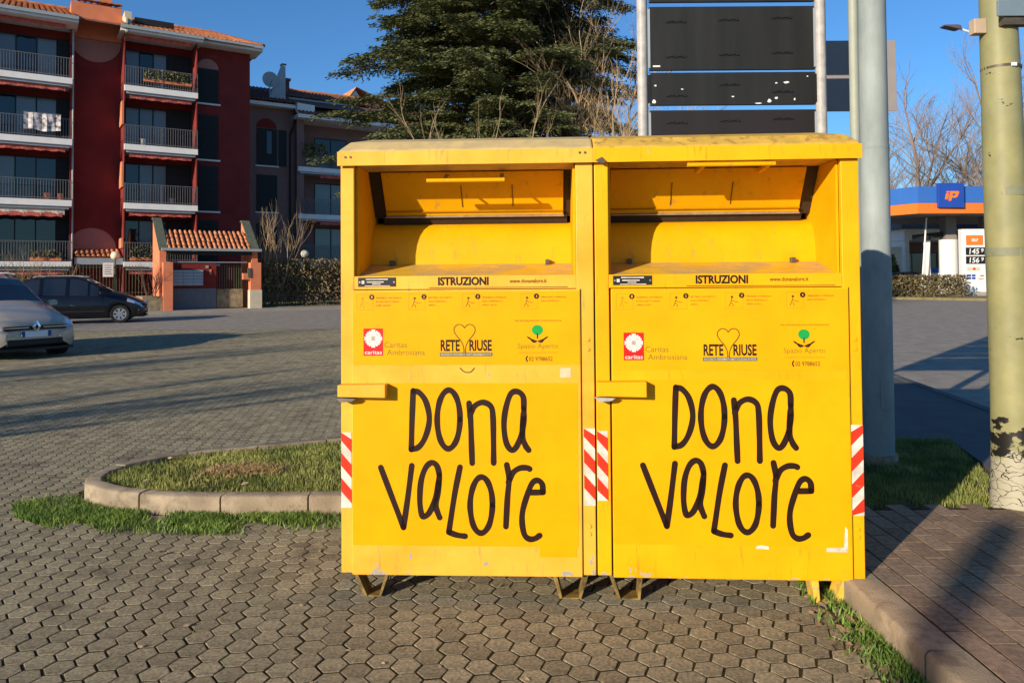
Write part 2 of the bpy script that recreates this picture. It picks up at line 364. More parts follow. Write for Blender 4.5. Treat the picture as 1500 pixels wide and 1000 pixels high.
x, y = base[None, :, 0]*cx-base[None, :, 1]*sx, base[None, :, 0]*sx+base[None, :, 1]*cx
Vx[:, :, 0] = x+rest[:, :1]; Vx[:, :, 1] = y+rest[:, 1:2]; Vx[:, :, 2] = base[None, :, 2]+dz[:, None]+tx[:, None]*x+ty[:, None]*y
allF = []; 
for i in range(n):
    o = i*18
    allF += [tuple(k+o for k in f) for f in hexF]
me = bpy.data.meshes.new('far_pavers'); me.from_pydata(Vx.reshape(-1, 3).tolist(), [], allF); me.materials.append(K['paver'])
fp = bpy.data.objects.new('far_pavers', me); link(fp, paving); fp['kind'] = 'stuff'

# block sidewalk
sidewalk = tag(B('sidewalk', K['joint'], None, 1.64, 7.0, 1.0, 4.46, -.1, .1172), 'brown block sidewalk', None, None, 'structure')
bm_ = MB().box(-.0515, .0515, -.1025, .1025, -.03, 0)
bo = bm_.build('brick', K['brick'], sidewalk); bme = bo.data
bpy.data.objects.remove(bo)
vb = []
for i in range(26):
    for j in range(-1, 18):
        x = 1.655+.0565+i*.1125; y = 1.55+j*.213+(.1065 if i % 2 else 0)
        if y < 1.1 or y > 4.475: continue
        o = bpy.data.objects.new('brick', bme); o.location = (x, y, .120+random.gauss(0, .0005)); o.rotation_euler = (random.gauss(0, .004), random.gauss(0, .004), random.gauss(0, .006)); link(o, sidewalk)

# soil of the island and of the grass patch, asphalt path behind
SOIL = offset_path(ISL, .098)
SOILR = [(1.505, 4.53), (2.3, 4.525), (2.95, 4.53), (3.1, 4.8), (3.35, 5.4), (3.7, 6.42), (1.505, 6.42)]
def soil(name, poly, label, z):
    # gently mounded sheet
    xs = [p[0] for p in poly]; ys = [p[1] for p in poly]
    m = MB(); m.prism([(p[0], p[1], -.2) for p in poly], (0, 0, z+.2))
    return tag(m.build(name, K['soil']), label, None, None, 'structure')
soil('island_soil', SOIL, 'soil of the grass island', .085)
soil('patch_soil', SOILR, 'soil of the grass patch beside the poles', .095)
m = MB(); m.prism([(1.6, 6.43, -.2), (3.72, 6.43, -.2), (3.2, 4.53, -.2), (4.43, 4.53, -.2), (4.88, 7.9, -.2), (5.33, 11.2, -.2), (6.78, 22, -.2), (1.6, 22, -.2)], (0, 0, .285))
tag(m.build('asphalt_path', K['asphalt_dark']), 'dark asphalt footpath behind the bins', None, None, 'structure')

def blades(name, poly, n, h, wd, mat, label, z, dens=None, lean=.5, ex=None, parent=None, kind='stuff'):
    P = np.array(poly); lo, hi = P.min(0), P.max(0)
    pts = RNG.uniform(lo, hi, (n*3, 2)); pts = pts[inpoly(pts, poly)]
    if dens is not None:
        pts = pts[RNG.uniform(0, 1, len(pts)) < dens(pts)]
    pts = pts[:n]; k = len(pts)
    hh = h*RNG.uniform(.45, 1.25, k); ang = RNG.uniform(0, 2*math.pi, k); ln = RNG.uniform(.05, lean, k)*hh; la = RNG.uniform(0, 2*math.pi, k)
    wx, wy = np.cos(ang)*wd/2, np.sin(ang)*wd/2
    lx, ly = np.cos(la)*ln, np.sin(la)*ln
    Z = np.full(k, z)
    A = np.stack([pts[:, 0]-wx, pts[:, 1]-wy, Z], 1); Bq = np.stack([pts[:, 0]+wx, pts[:, 1]+wy, Z], 1)
    C = np.stack([pts[:, 0]+wx*.8+lx*.35, pts[:, 1]+wy*.8+ly*.35, Z+hh*.6], 1); D = np.stack([pts[:, 0]-wx*.8+lx*.35, pts[:, 1]-wy*.8+ly*.35, Z+hh*.6], 1)
    T = np.stack([pts[:, 0]+lx, pts[:, 1]+ly, Z+hh], 1)
    V = np.stack([A, Bq, C, D, T], 1).reshape(-1, 3); o = np.arange(k)[:, None]*5
    F = np.concatenate([o+np.array([[0, 1, 2]]), o+np.array([[0, 2, 3]]), o+np.array([[3, 2, 4]])])
    me = fast_mesh(name, V, F); ob = mobj(name, me, mat, parent)
    tag(ob, label, None, None, kind); return ob
def nse(p, f, s=0): return .5+.25*(np.sin(p[:, 0]*f+1.3*s)*np.cos(p[:, 1]*f*1.7+s)+np.sin(p[:, 0]*f*2.3+p[:, 1]*f*1.9+2*s))
def d_isl(p):
    d = np.clip(.35+1.0*nse(p, 3.1, 1), 0, 1)
    d = d*(1-.93*np.exp(-(((p[:, 0]+1.98)/.20)**2+((p[:, 1]-5.52)/.13)**2)))*(1-.9*np.exp(-(((p[:, 0]+.95)/.25)**2+((p[:, 1]-5.6)/.16)**2)))
    return d
blades('grass', SOIL, 60000, .036, .0036, K['grass'], 'short winter grass growing on the kerbed island', .083, d_isl)
blades('grass', SOILR, 26000, .036, .0036, K['grass'], 'short grass patch at the foot of the pale green pole', .093, lambda p: np.clip(.3+nse(p, 3, 3), 0, 1))
blades('dry_straw', [(-2.3, 5.3), (-1.6, 5.3), (-1.6, 5.75), (-2.3, 5.75)], 3200, .035, .006, K['straw'], 'dry straw patch in the island grass', .095, lambda p: np.exp(-(((p[:, 0]+1.98)/.20)**2+((p[:, 1]-5.52)/.12)**2)), lean=2.0)
def d_weed(p): return np.clip(1.5*np.exp(-((4.80-p[:, 1])/(.12+.16*nse(p, 3.3, 6)))**2)*np.clip(2.4*nse(p, 5.1, 2)-.45, 0, 1)*np.where(p[:, 0] > -1.15, .5, 1), 0, 1)
blades('weeds', [(-3.35, 5.05), (-3.15, 4.78), (-2.6, 4.45), (-1.7, 4.42), (-.9, 4.5), (-.85, 4.775), (-2.2, 4.81), (-2.65, 4.91), (-2.92, 5.1), (-3.06, 5.4)], 26000, .048, .0062, K['weed'], 'green weeds along the foot of the island kerb', -.012, d_weed, lean=.9)
def d_wr(p): return np.clip(np.exp(-((1.5-p[:, 0])/.10)**2)*(.15+1.0*nse(p, 5.3, 5)), 0, 1)
blades('weeds', [(1.18, 2.35), (1.495, 2.3), (1.495, 3.62), (1.36, 3.7)], 4200, .05, .0075, K['weed'], 'weed tufts along the sidewalk kerb beside the right bin', -.012, d_wr, lean=1.1)
def d_moss(p): return np.clip(.12*(nse(p, 6.1, 4) > .62)+.5*np.exp(-((1.5-p[:, 0])/.2)**2)*(nse(p, 4.1, 9) > .5), 0, 1)
blades('moss', [(-3.2, 3.6), (-2.2, 2.4), (1.45, 2.3), (1.45, 3.6), (.8, 4.6), (-2.8, 4.6)], 5200, .012, .006, K['weed'], 'moss and tiny weeds in the paver joints', -.008, d_moss, lean=2)
# fallen leaves
def leafpile(name, pts, z, label, size=.028):
    k = len(pts); pts = np.asarray(pts); a = RNG.uniform(0, 6.28, k); s = size*RNG.uniform(.5, 1.3, k); V = []
    sh = np.array([(-1, 0, 0), (-.3, .42, .25), (.5, .38, .1), (1, 0, .3), (.4, -.4, .15), (-.4, -.42, .05)])
    for i in range(k):
        c, s2 = math.cos(a[i]), math.sin(a[i]); ti = RNG.uniform(-.4, .4)
        for q in sh: V.append((pts[i, 0]+s[i]*(q[0]*c-q[1]*s2), pts[i, 1]+s[i]*(q[0]*s2+q[1]*c), z+s[i]*(q[2]+ti*q[1]+.3)))
    F = np.arange(k)[:, None]*6+np.array([[0, 1, 2, 3, 4, 5]])
    return tag(mobj(name, fast_mesh(name, np.array(V), F), K['leaf_litter']), label, None, None, 'stuff')
q = np.stack([1.40+RNG.normal(0, .06, 90), RNG.uniform(2.5, 3.45, 90)], 1); q = q[q[:, 0] < 1.47]
leafpile('fallen_leaves', q, 0.0, 'brown fallen leaves along the sidewalk kerb')
q = np.stack([RNG.uniform(-3.1, 1.3, 110), RNG.uniform(2.6, 4.7, 110)], 1)
leafpile('fallen_leaves', q, .0, 'scattered dry leaves on the hexagonal paving', .014)
q = np.stack([RNG.uniform(1.7, 3.1, 26), RNG.uniform(2.5, 4.4, 26)], 1)
leafpile('litter_specks', q, .121, 'pale specks scattered on the block sidewalk', .009)
q = np.stack([RNG.uniform(-2.7, -.8, 60), RNG.uniform(4.95, 6.2, 60)], 1)
leafpile('fallen_leaves', q, .115, 'dry leaves caught in the island grass', .022)
# ------------------------------------------------------------------ clothing bins
GLYPH = {
'D': [[(364,986),(358,846),(354,713)],[(364,983),(391,978),(421,941),(438,879),(436,823),(416,762),(388,724),(354,713)]],
'O': [[(583,853),(580,905),(569,949),(552,978),(532,989),(511,978),(493,949),(481,905),(476,853),(480,801),(491,757),(508,728),(528,717),(548,728),(566,757),(578,801),(583,853)]],
'n': [[(626,928),(633,846),(636,746),(639,651)],[(629,871),(651,914),(690,932),(727,914),(737,869),(739,758),(739,652)]],
'a': [[(881,903),(878,959),(851,982),(820,970),(797,903),(788,825),(798,747),(823,711),(847,730),(870,786),(880,847),(881,903)],[(879,881),(874,781),(886,736),(902,712)]],
'V': [[(210,629),(263,490),(316,352)],[(316,352),(336,486),(356,638)]],
'a2': [[(485,594),(473,639),(448,652),(420,627),(399,565),(393,476),(401,414),(415,403),(440,426),(466,488),(480,555),(485,594)],[(485,588),(478,510),(468,454),(479,415),(486,399)]],
'L': [[(582,632),(557,511),(528,332)],[(528,332),(566,319),(604,314)]],
'o2': [[(732,458),(729,507),(718,549),(702,577),(682,587),(662,577),(645,548),(633,506),(628,457),(632,408),(642,366),(659,338),(679,329),(698,339),(716,367),(727,409),(732,458)]],
'r': [[(800,644),(810,580),(802,491),(794,360)],[(807,563),(829,608),(862,629),(895,630),(906,625)]],
'e': [[(897,517),(967,518)],[(967,518),(963,556),(941,573),(916,558),(893,503),(873,436),(869,381),(879,325),(901,304),(928,306),(950,320)]]}
def catmull(P, k=6):
    P = [np.array(p, float) for p in P]
    closed = np.linalg.norm(P[0]-P[-1]) < 1e-6 and len(P) > 3
    E = ([P[-2]]+P+[P[1]]) if closed else ([2*P[0]-P[1]]+P+[2*P[-1]-P[-2]])
    out = []
    for i in range(1, len(E)-2):
        a, b, c, d = E[i-1:i+3]
        for t in np.linspace(0, 1, k, endpoint=False):
            out.append(.5*((2*b)+(c-a)*t+(2*a-5*b+4*c-d)*t*t+(3*b-a-3*c+d)*t**3))
    out.append(P[-1]); return out
def stroke(m, P, wd, v, taper=0):
    """flat painted stroke in the u-z plane at depth v, round ends"""
    P = catmull(P); n = len(P); Lf = []; Rt = []
    for i, p in enumerate(P):
        t = P[min(i+1, n-1)]-P[max(i-1, 0)]; t = t/(np.linalg.norm(t)+1e-9); nn = np.array((-t[1], t[0]))
        ww = wd/2*(1+taper*math.sin(i*.55)*.5)
        Lf.append(p+nn*ww); Rt.append(p-nn*ww)
    vs = []; 
    for a, b in zip(Lf, Rt): vs += [(a[0], v, a[1]), (b[0], v, b[1])]
    m.add(vs, [(2*i, 2*i+2, 2*i+3, 2*i+1) for i in range(n-1)])
    for p in (P[0], P[-1]):
        m.poly([(p[0]+wd/2*math.cos(a*math.pi/6), v-.0001, p[1]+wd/2*math.sin(a*math.pi/6)) for a in range(12)])
def ring2d(m, pts, wd, v): stroke(m, pts, wd, v)
TXT = {}
def text_mesh(s, bold=0.0):
    if (s, bold) not in TXT: TXT[s, bold] = text_mesh_new(s, bold)
    return TXT[s, bold].copy()
def text_mesh_new(s, bold=0.0):
    cu = bpy.data.curves.new('txt', 'FONT'); cu.body = s; cu.size = 1; cu.offset = bold; cu.resolution_u = 3
    o = bpy.data.objects.new('txt', cu); col.objects.link(o)
    bpy.context.view_layer.update()
    me = bpy.data.meshes.new_from_object(o.evaluated_get(bpy.context.evaluated_depsgraph_get()))
    bpy.data.objects.remove(o); bpy.data.curves.remove(cu)
    return me
def text(name, s, u0, u1, z0, z1, v, mat, parent, bold=0.0, slant=0.0):
    """print s so that its ink fills the box u0..u1 by z0..z1 on the plane y = v, read from -y"""
    me = text_mesh(s, bold); n = len(me.vertices); a = np.empty(n*3, np.float32); me.vertices.foreach_get('co', a); a = a.reshape(-1, 3)
    lo, hi = a.min(0), a.max(0)
    x = (a[:, 0]-lo[0])/(hi[0]-lo[0]); y = (a[:, 1]-lo[1])/(hi[1]-lo[1]+1e-9)
    b = np.stack([u0+x*(u1-u0)+slant*y*(z1-z0), np.full(n, v), z0+y*(z1-z0)], 1).astype(np.float32)
    me.vertices.foreach_set('co', b.ravel()); me.update(); me.materials.clear(); me.materials.append(mat)
    me.name = name; o = bpy.data.objects.new(name, me); link(o, parent); return o

def make_bin(loc, yaw, label, W, yel, roofm, stick, side, legm):
    Lft = side == 'L'
    t = thing('clothing_bin', label, 'clothing bin', loc, -yaw, 'yellow clothing bins')
    D = 1.06; zb = .120; zt = 2.03; jl, jr = .064, W-.080
    # shell
    m = MB(); m.box(0, .012, .03, D, zb, zt); m.build('side_panel', yel, t)
    m = MB(); m.box(W-.012, W, .03, D, zb, zt); m.build('side_panel', yel, t)
    B('back_panel', yel, t, .012, W-.012, D-.012, D, zb, zt); B('base_plate', yel, t, .012, W-.012, .03, D-.012, zb, zb+.012)
    B('jamb', yel, t, 0, jl, 0, .030, zb, zt, bevel=.004); B('jamb', yel, t, jr, W, 0, .030, zb, zt, bevel=.004)
    B('header_panel', yel, t, jl, jr, .001, .030, 1.443, 1.506, bevel=.003)
    # lid: folded steel with a chamfered front, and a chamfer on the outer side only
    cl, cr = (.085, .0) if Lft else (.0, .085)
    x0, x1 = -.008, W+.0 if Lft else W+.008
    if not Lft: x0 = -.004
    a = [(x0,-.022,2.032),(x1,-.022,2.032),(x1,D+.02,2.032),(x0,D+.02,2.032)]
    b2 = [(x0,-.022,2.098),(x1,-.022,2.098),(x1,D+.02,2.098),(x0,D+.02,2.098)]
    c2 = [(x0+cl*.45,.055,2.150),(x1-cr*.45,.055,2.150),(x1-cr*.45,D-.06,2.150),(x0+cl*.45,D-.06,2.150)]
    d2 = [(x0+cl,.26,2.198),(x1-cr,.26,2.198),(x1-cr,D-.26,2.198),(x0+cl,D-.26,2.198)]
    vs = a+b2+c2+d2; fs = []
    for k in range(3):
        for i in range(4): fs.append((k*4+i, k*4+(i+1) % 4, k*4+4+(i+1) % 4, k*4+4+i))
    fs += [(12, 13, 14, 15), (3, 2, 1, 0)]
    lid = MB().add(vs, fs).build('lid', roofm, t, bevel=.010)
    lip = MB().box(x0-.001, x1+.001, -.0255, -.0225, 2.026, 2.093).build('lid_lip', yel, lid, bevel=.001)
    for u in ((.03, .055) if Lft else ()):
        MB().disc((u, -.0258, 2.066), (0, -1, 0), .006, .002, 10).build('rivet', K['dark_steel'], lid)
        MB().disc((W-u-.005, -.0258, 2.072), (0, -1, 0), .006, .002, 10).build('rivet', K['dark_steel'], lid)
    if not Lft:
        MB().prism([(.005, -.027, 2.035), (.035, -.030, 2.050), (.06, -.028, 2.026), (.03, -.030, 2.020)], (0, -.004, 0)).build('bent_corner', K['dark_steel'], lid)
    # chute
    ch = thing_part = bpy.data.objects.new('chute', None); link(ch, t)
    B('chute_wall', K['chute'], ch, jl+.001, jl+.012, .031, .47, 1.50, 2.03); B('chute_wall', K['chute'], ch, jr-.012, jr-.001, .031, .47, 1.50, 2.03)
    ci0, ci1 = jl+.0125, jr-.0125
    m = MB(); m.prism([(ci0, .031, 1.506), (ci0, .31, 1.566), (ci0, .31, 1.556), (ci0, .031, 1.496)], (ci1-ci0, 0, 0)); m.build('chute_floor', K['chute_floor'], ch)
    prof = [(.305, 1.562), (.306, 1.615), (.314, 1.665), (.330, 1.712), (.352, 1.745), (.380, 1.768), (.44, 1.785)]
    m = MB(); n = len(prof)
    vs = [(ci0, v, z) for v, z in prof]+[(ci1, v, z) for v, z in prof]
    m.add(vs, [(i, n+i, n+i+1, i+1) for i in range(n-1)]).build('chute_drum', K['chute'], ch, smooth=True)
    # flap hangs inward from under the lid
    P0 = Vector((0, .235, 2.03)); P1 = Vector((0, .375, 1.825)); dv = (P1-P0); nn = Vector((0, -dv.z, dv.y)).normalized()*-.010
    if nn.y > 0: nn = -nn
    def flapbox(u0, u1, f0, f1, th, off=0):
        a = P0+dv*f0+nn*off; b = P0+dv*f1+nn*off; d = nn*th
        pts = [(u0, *(a)[1:]), (u0, *(b)[1:]), (u0, *(b+d)[1:]), (u0, *(a+d)[1:])]
        return MB().prism(pts, (u1-u0, 0, 0))
    f0u, f1u = (jl+.078, jr-.05) if Lft else (jl+.030, jr-.075)
    fl = flapbox(f0u, f1u, 0, 1, 1.0).build('flap', K['chute'], t, bevel=.002)
    flapbox(f0u, f1u, .885, .90, 1.0, 1.0).build('crease', K['ink_ochre'], fl)
    flapbox(f0u-.004, f1u+.004, 1.003, 1.022, 2.6, -.4).build('lower_edge', K['steel'], fl)
    flapbox(f0u-.02, f1u+.02, 1.03, 1.25, .8, -.2).build('rubber_seal', K['rubber'], fl)
    flapbox(ci0+.001, f0u-.003, 0, 1.08, .8, -1.2).build('rubber_seal', K['rubber'], fl); flapbox(f1u+.003, ci1-.001, 0, 1.08, .8, -1.2).build('rubber_seal', K['rubber'], fl)
    hu0, hu1 = (.40, .775) if Lft else (.43, .83)
    hb = Vector((0, .065, 1.962))
    if not Lft: hb = Vector((0, -.004, 2.010))
    hd = MB().tube([(hu0, hb.y, hb.z), (hu1, hb.y, hb.z)], .0105, 10).build('handle_bar', K['chute'], t, smooth=True)
    for u in (hu0+.07, hu1-.03):
        q = P0+dv*.02
        MB().prism([(u, q.y-.01, q.z-.01), (u, q.y-.05, q.z-.03), (u, hb.y+.004, hb.z-.004), (u, hb.y+.03, hb.z+.004)], (.02, 0, 0)).build('handle_bracket', K['steel'] if Lft else K['chute'], hd)
    for u in ((.54, .80) if Lft else (.40, .70)):
        flapbox(u, u+.0035, .30, .80, 1.0, .35).build('scratch', K['ink2'], fl)
    for u in (ci0+.11, ci1-.12):
        B('floor_stop', K['dark_steel'], ch, u-.012, u+.012, .27, .30, 1.560, 1.585, bevel=.003)
    # door
    dl, dr = (.054, W-.063) if Lft else (.072, W-.056)
    door = B('door', yel, t, dl, dr, -.008, .026, zb-.006, 1.440, bevel=.004)
    B('door_gap', K['ink2'], t, dr+.001, dr+.005, -.0012, .004, zb, 1.44)
    # film stickers
    du, dzu = (-.018, .024) if Lft else (0, 0); dul, dzl = (-.02, -.016) if Lft else (0, 0)
    s1 = B('instruction_sticker', stick, t, .079+du if Lft else .082, W-.068 if Lft else W-.060, -.0090, -.0082, 1.066+dzu, 1.432)
    s2 = B('slogan_sticker', stick, t, .078+dul if Lft else .075, W-.080 if Lft else W-.062, -.0090, -.0082, .268+dzl, 1.005 if Lft else 1.02)
    v = -.0095
    for k, strokes in GLYPH.items():
        m = MB()
        for st in strokes: stroke(m, [(p[0]/1000+dul, p[1]/1000+dzl) for p in st], .0272, v, .10)
        m.build('painted_letter', K['ink'], s2)
    # header print
    hv = -.0005
    text('heading', 'ISTRUZIONI', .462, .700, 1.460, 1.503-.003, hv, K['ink'], t, .038)
    text('web_address', 'www.donavalore.it', .798, .972, 1.470, 1.489, hv, K['ink2'], t, .01)
    B('rule', K['ink2'], t, .42, 1.09 if not Lft else 1.07, hv-.0002, hv+.0012, 1.4485, 1.4515)
    pl = B('label_plate', K['black'], t, .083, .262, hv-.0012, hv+.001, 1.457, 1.5)
    B('label_line', K['refl_white'], pl, .12, .225, hv-.002, hv-.0013, 1.489, 1.4935); B('label_line', K['refl_white'], pl, .125, .205, hv-.002, hv-.0013, 1.476, 1.481)
    B('label_line', K['refl_white'], pl, .15, .19, hv-.002, hv-.0013, 1.467, 1.471); B('label_line', K['refl_white'], pl, .10, .113, hv-.002, hv-.0013, 1.47, 1.485)
    B('label_line', K['refl_white'], pl, .115, .235, hv-.002, hv-.0013, 1.459, 1.462)
    for u in (.091, .254): MB().disc((u, hv-.0013, 1.478), (0, -1, 0), .004, .001, 8).build('rivet', K['steel'], pl)
    # pictograms with numbers
    caps = [('INSERIRE IL MATERIALE', 'IN SACCHETTI CHIUSI', 'E BEN LEGATI'), ('METTERE IL SACCHETTO', 'SULLO SPORTELLO', 'APERTO'), ('SPINGERE LA MANIGLIA', 'DALLO SPORTELLO E', "VERSO L'ALTO"), ('ABBASSARE LA MANIGLIA', 'DALLO SPORTELLO', '')]
    for i, uc in enumerate((.168, .415, .668, .942)):
        uc += du; zc = 1.404+(.004 if Lft else .001*i)+.0
        fr = MB(); q = [(uc-.072, zc-.060), (uc+.005, zc-.060), (uc+.005, zc+.012), (uc-.072, zc+.012), (uc-.072, zc-.060)]
        for a1, b1 in zip(q[:-1], q[1:]): 
            fr.add([(a1[0]-.0006, v, a1[1]-.0006), (b1[0]+.0006, v, b1[1]-.0006), (b1[0]+.0006, v, b1[1]+.0006), (a1[0]-.0006, v, a1[1]+.0006)], [(0, 1, 2, 3)]) if a1[1] == b1[1] else fr.add([(a1[0]-.0006, v, min(a1[1], b1[1])), (a1[0]+.0006, v, min(a1[1], b1[1])), (a1[0]+.0006, v, max(a1[1], b1[1])), (a1[0]-.0006, v, max(a1[1], b1[1]))], [(0, 1, 2, 3)])
        ico = fr.build('pictogram', K['ink_ochre'], t)
        fg = MB(); bx, bz = uc-.045, zc-.05
        stroke(fg, [(bx, bz+.035), (bx-.004, bz+.02), (bx-.012, bz+.002)], .0028, v); stroke(fg, [(bx-.001, bz+.03), (bx+.012, bz+.022), (bx+.028, bz+.02)], .0024, v)
        stroke(fg, [(bx-.002, bz+.016), (bx+.006, bz+.008), (bx+.004, bz)], .0026, v)
        fg.poly([(bx+.001+.006*math.cos(a*math.pi/4), v, bz+.043+.006*math.sin(a*math.pi/4)) for a in range(8)])
        fg.build('figure', K['ink2'] if i > 0 else K['ink_ochre'], ico)
        dsc = MB(); dsc.poly([(uc+.0125*math.cos(a*math.pi/9), v-.0002, zc+.0125*math.sin(a*math.pi/9)) for a in range(18)]); nd = dsc.build('number_disc', K['ink'], t)
        text('number', str(i+1), uc-.0035, uc+.0035, zc-.006, zc+.006, v-.0004, stick, nd, .03)
        for j, cpt in enumerate(caps[i]):
            if cpt: text('caption', cpt, uc+.021, uc+.021+.0056*len(cpt), zc-.0085-.0175*j, zc-.0005-.0175*j, v, K['ink2'], s1)
    # red charity badge
    u0, z0 = .128+du, 1.110+dzu
    bd = B('charity_badge', K['red_print'], t, u0, u0+.093, v, v+.0004, z0, z0+.127)
    m = MB(); cx, cz = u0+.0465, z0+.080
    for (a, b) in ((.0095, .042), (.042, .0095)): m.add([(cx-a, v-.0004, cz-b), (cx+a, v-.0004, cz-b), (cx+a, v-.0004, cz+b), (cx-a, v-.0004, cz+b)], [(0, 1, 2, 3)])
    for k in range(4):
        a0 = math.pi/4+k*math.pi/2
        for dd in (-.30, 0, .30):
            a = a0+dd; c, s = math.cos(a), math.sin(a); p = lambda r, t_: (cx+r*c-t_*s, v-.0003-.00003*k, cz+r*s+t_*c)
            m.poly([p(.006, 0), p(.028, -.0058), p(.039, -.0042), p(.041, 0), p(.039, .0042), p(.028, .0058)])
    m.build('flame_cross', K['white_print'], bd)
    text('badge_name', 'caritas', u0+.006, u0+.087, z0+.006, z0+.024, v-.0004, K['white_print'], bd, .01)
    text('charity_name', 'Caritas', u0+.099, u0+.205, z0+.037, z0+.064, v, K['ink_olive'], s1)
    text('charity_name', 'Ambrosiana', u0+.111, u0+.290, z0+.002, z0+.028, v, K['ink_olive'], s1)
    # heart logo
    u0, z0 = .492+du, 1.110+dzu
    text('logo_word', 'RETE', u0, u0+.090, z0+.020, z0+.073, v, K['ink'], s1, .03); text('logo_word', 'RIUSE', u0+.135, u0+.240, z0+.020, z0+.073, v, K['ink'], s1, .03)
    m = MB(); hx = u0+.113
    half = [(0, .128), (.012, .141), (.030, .144), (.046, .132), (.049, .112), (.036, .090), (.018, .068), (.007, .045), (.0035, .022), (.005, .0)]
    stroke(m, [(hx+a, z0+b) for a, b in half], .0042, v-.0002); stroke(m, [(hx-a, z0+b) for a, b in half], .0042, v-.0002)
    m.build('heart_outline', K['ink2'], s1)
    bar = B('logo_bar', K['teal_print'], t, u0-.004, u0+.243, v, v+.0004, z0-.004, z0+.013)
    text('bar_text', 'RACCOLTA INDUMENTI USATI SOLIDALE IN RETE', u0+.002, u0+.237, z0, z0+.0095, v-.0004, K['refl_white'], bar, .01)
    # tree and hands logo
    u0, z0 = .853+du, 1.135+dzu; cx = u0+.092
    text('logo_note', 'PER SEGNALAZIONI E INFORMAZIONI', u0-.012, u0+.203, z0+.131, z0+.139, v, K['ink2'], s1)
    m = MB(); m.poly([(cx+.0262*math.cos(a*math.pi/12), v-.0002, z0+.092+.0235*math.sin(a*math.pi/12)) for a in range(24)]); lg = m.build('logo_tree', K['green_print'], t)
    m = MB()
    stroke(m, [(cx, z0+.074), (cx, z0+.055)], .006, v-.0003)
    for s in (-1, 1):
        for k, (a, b, w_) in enumerate(((.008, .046, .007), (.018, .056, .006), (.026, .060, .0055))):
            stroke(m, [(cx+s*a*.6, z0+.040+.002*k), (cx+s*(a+.010), z0+b-.010+.001*k), (cx+s*(a+.020), z0+b)], w_, v-.0002)
    m.build('logo_hands', K['ink'], lg)
    text('logo_name', 'Spazio Aperto', u0, u0+.187, z0, z0+.030, v, K['ink_olive'], s1)
    text('logo_subtitle', 'Società Cooperativa Sociale', u0+.004, u0+.186, z0-.018, z0-.008, v, K['ink_ochre'], s1)
    text('phone_number', '02 9788652', u0+.052, u0+.162, z0-.052, z0-.032, v, K['ink2'], s1, .01)
    m = MB(); stroke(m, [(u0+.044, z0-.030), (u0+.039, z0-.041), (u0+.044, z0-.053)], .006, v); m.build('phone_symbol', K['ink'], s1)
    # lock housing
    za, zbk = (.945, 1.006) if Lft else (.948, 1.018)
    lk = MB().prism([(.002, -.070, za+.004), (.225, -.070, za), (.225, -.070, zbk), (.002, -.070, zbk-.002)], (0, .066, 0)).build('lock_housing', yel, t, bevel=.004)
    m = MB(); m.prism([(-.010, -.05, za-.004), (.012, -.058, za-.022), (.065, -.058, za-.018), (.085, -.056, za-.006), (.03, -.05, za-.002)], (0, .03, 0)); m.build('lock_lever', K['dark_steel'] if Lft else K['steel'], lk)
    # reflective strips
    strips = ((.001, .050, .423, .774, 1), (W-.052, W-.001, .440, .795, 1)) if Lft else ((.002, .051, .463, .783, 1), (W-.054, W-.001, .407, .816, -1))
    for (a, b, c, d, sl) in strips:
        st = B('reflective_strip', K['refl_white'], t, a, b, -.0022, -.0004, c, d)
        wd_, hgt = b-a, d-c; per = .118; k0 = -1
        for k in range(-1, 5):
            zc = d-.035-k*per
            # slanted red band clipped to the strip
            zl, zr = (zc+.028, zc-.028) if sl > 0 else (zc-.028, zc+.028)
            pts = [(a, zl-.031), (b, zr-.031), (b, zr+.031), (a, zl+.031)]
            pts = [(u, min(max(z, c), d)) for u, z in pts]
            if max(p[1] for p in pts)-min(p[1] for p in pts) < .02 or len(set(pts)) < 4: continue
            MB().poly([(u, -.0027, z) for u, z in pts]).build('red_band', K['refl_red'], st)
    # bolts on the right jamb
    for zc in ((1.20, 1.155, .33, .285, 1.17) if False else (1.205, 1.16, .345, .31)):
        MB().disc((W-.030, -.0008, zc), (0, -1, 0), .010, .004, 12).build('bolt', yel, t, bevel=.0015)
    # channel legs, two in front and two behind
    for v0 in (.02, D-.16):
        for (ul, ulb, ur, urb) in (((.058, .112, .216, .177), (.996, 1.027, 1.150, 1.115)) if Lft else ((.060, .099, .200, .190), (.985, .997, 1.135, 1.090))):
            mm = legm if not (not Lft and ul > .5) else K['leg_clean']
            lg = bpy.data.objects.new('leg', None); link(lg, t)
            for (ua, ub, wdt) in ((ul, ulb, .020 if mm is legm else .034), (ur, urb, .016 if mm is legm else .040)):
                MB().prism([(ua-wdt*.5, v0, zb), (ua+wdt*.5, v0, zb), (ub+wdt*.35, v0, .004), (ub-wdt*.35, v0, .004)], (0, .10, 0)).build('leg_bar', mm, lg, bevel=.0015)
            B('foot_plate', mm, lg, ulb+.010, urb-.006, v0+.004, v0+.098, .002, .008)
    return t, door, s2
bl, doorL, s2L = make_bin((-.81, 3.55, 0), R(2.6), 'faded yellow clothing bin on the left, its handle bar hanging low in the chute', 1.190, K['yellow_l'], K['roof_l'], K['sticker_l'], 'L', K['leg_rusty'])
br, doorR, s2R = make_bin((.386, 3.496, 0), R(3.3), 'bright yellow clothing bin on the right, beside the block sidewalk kerb', 1.204, K['yellow_r'], K['roof_r'], K['sticker_r'], 'R', K['leg_rusty'])
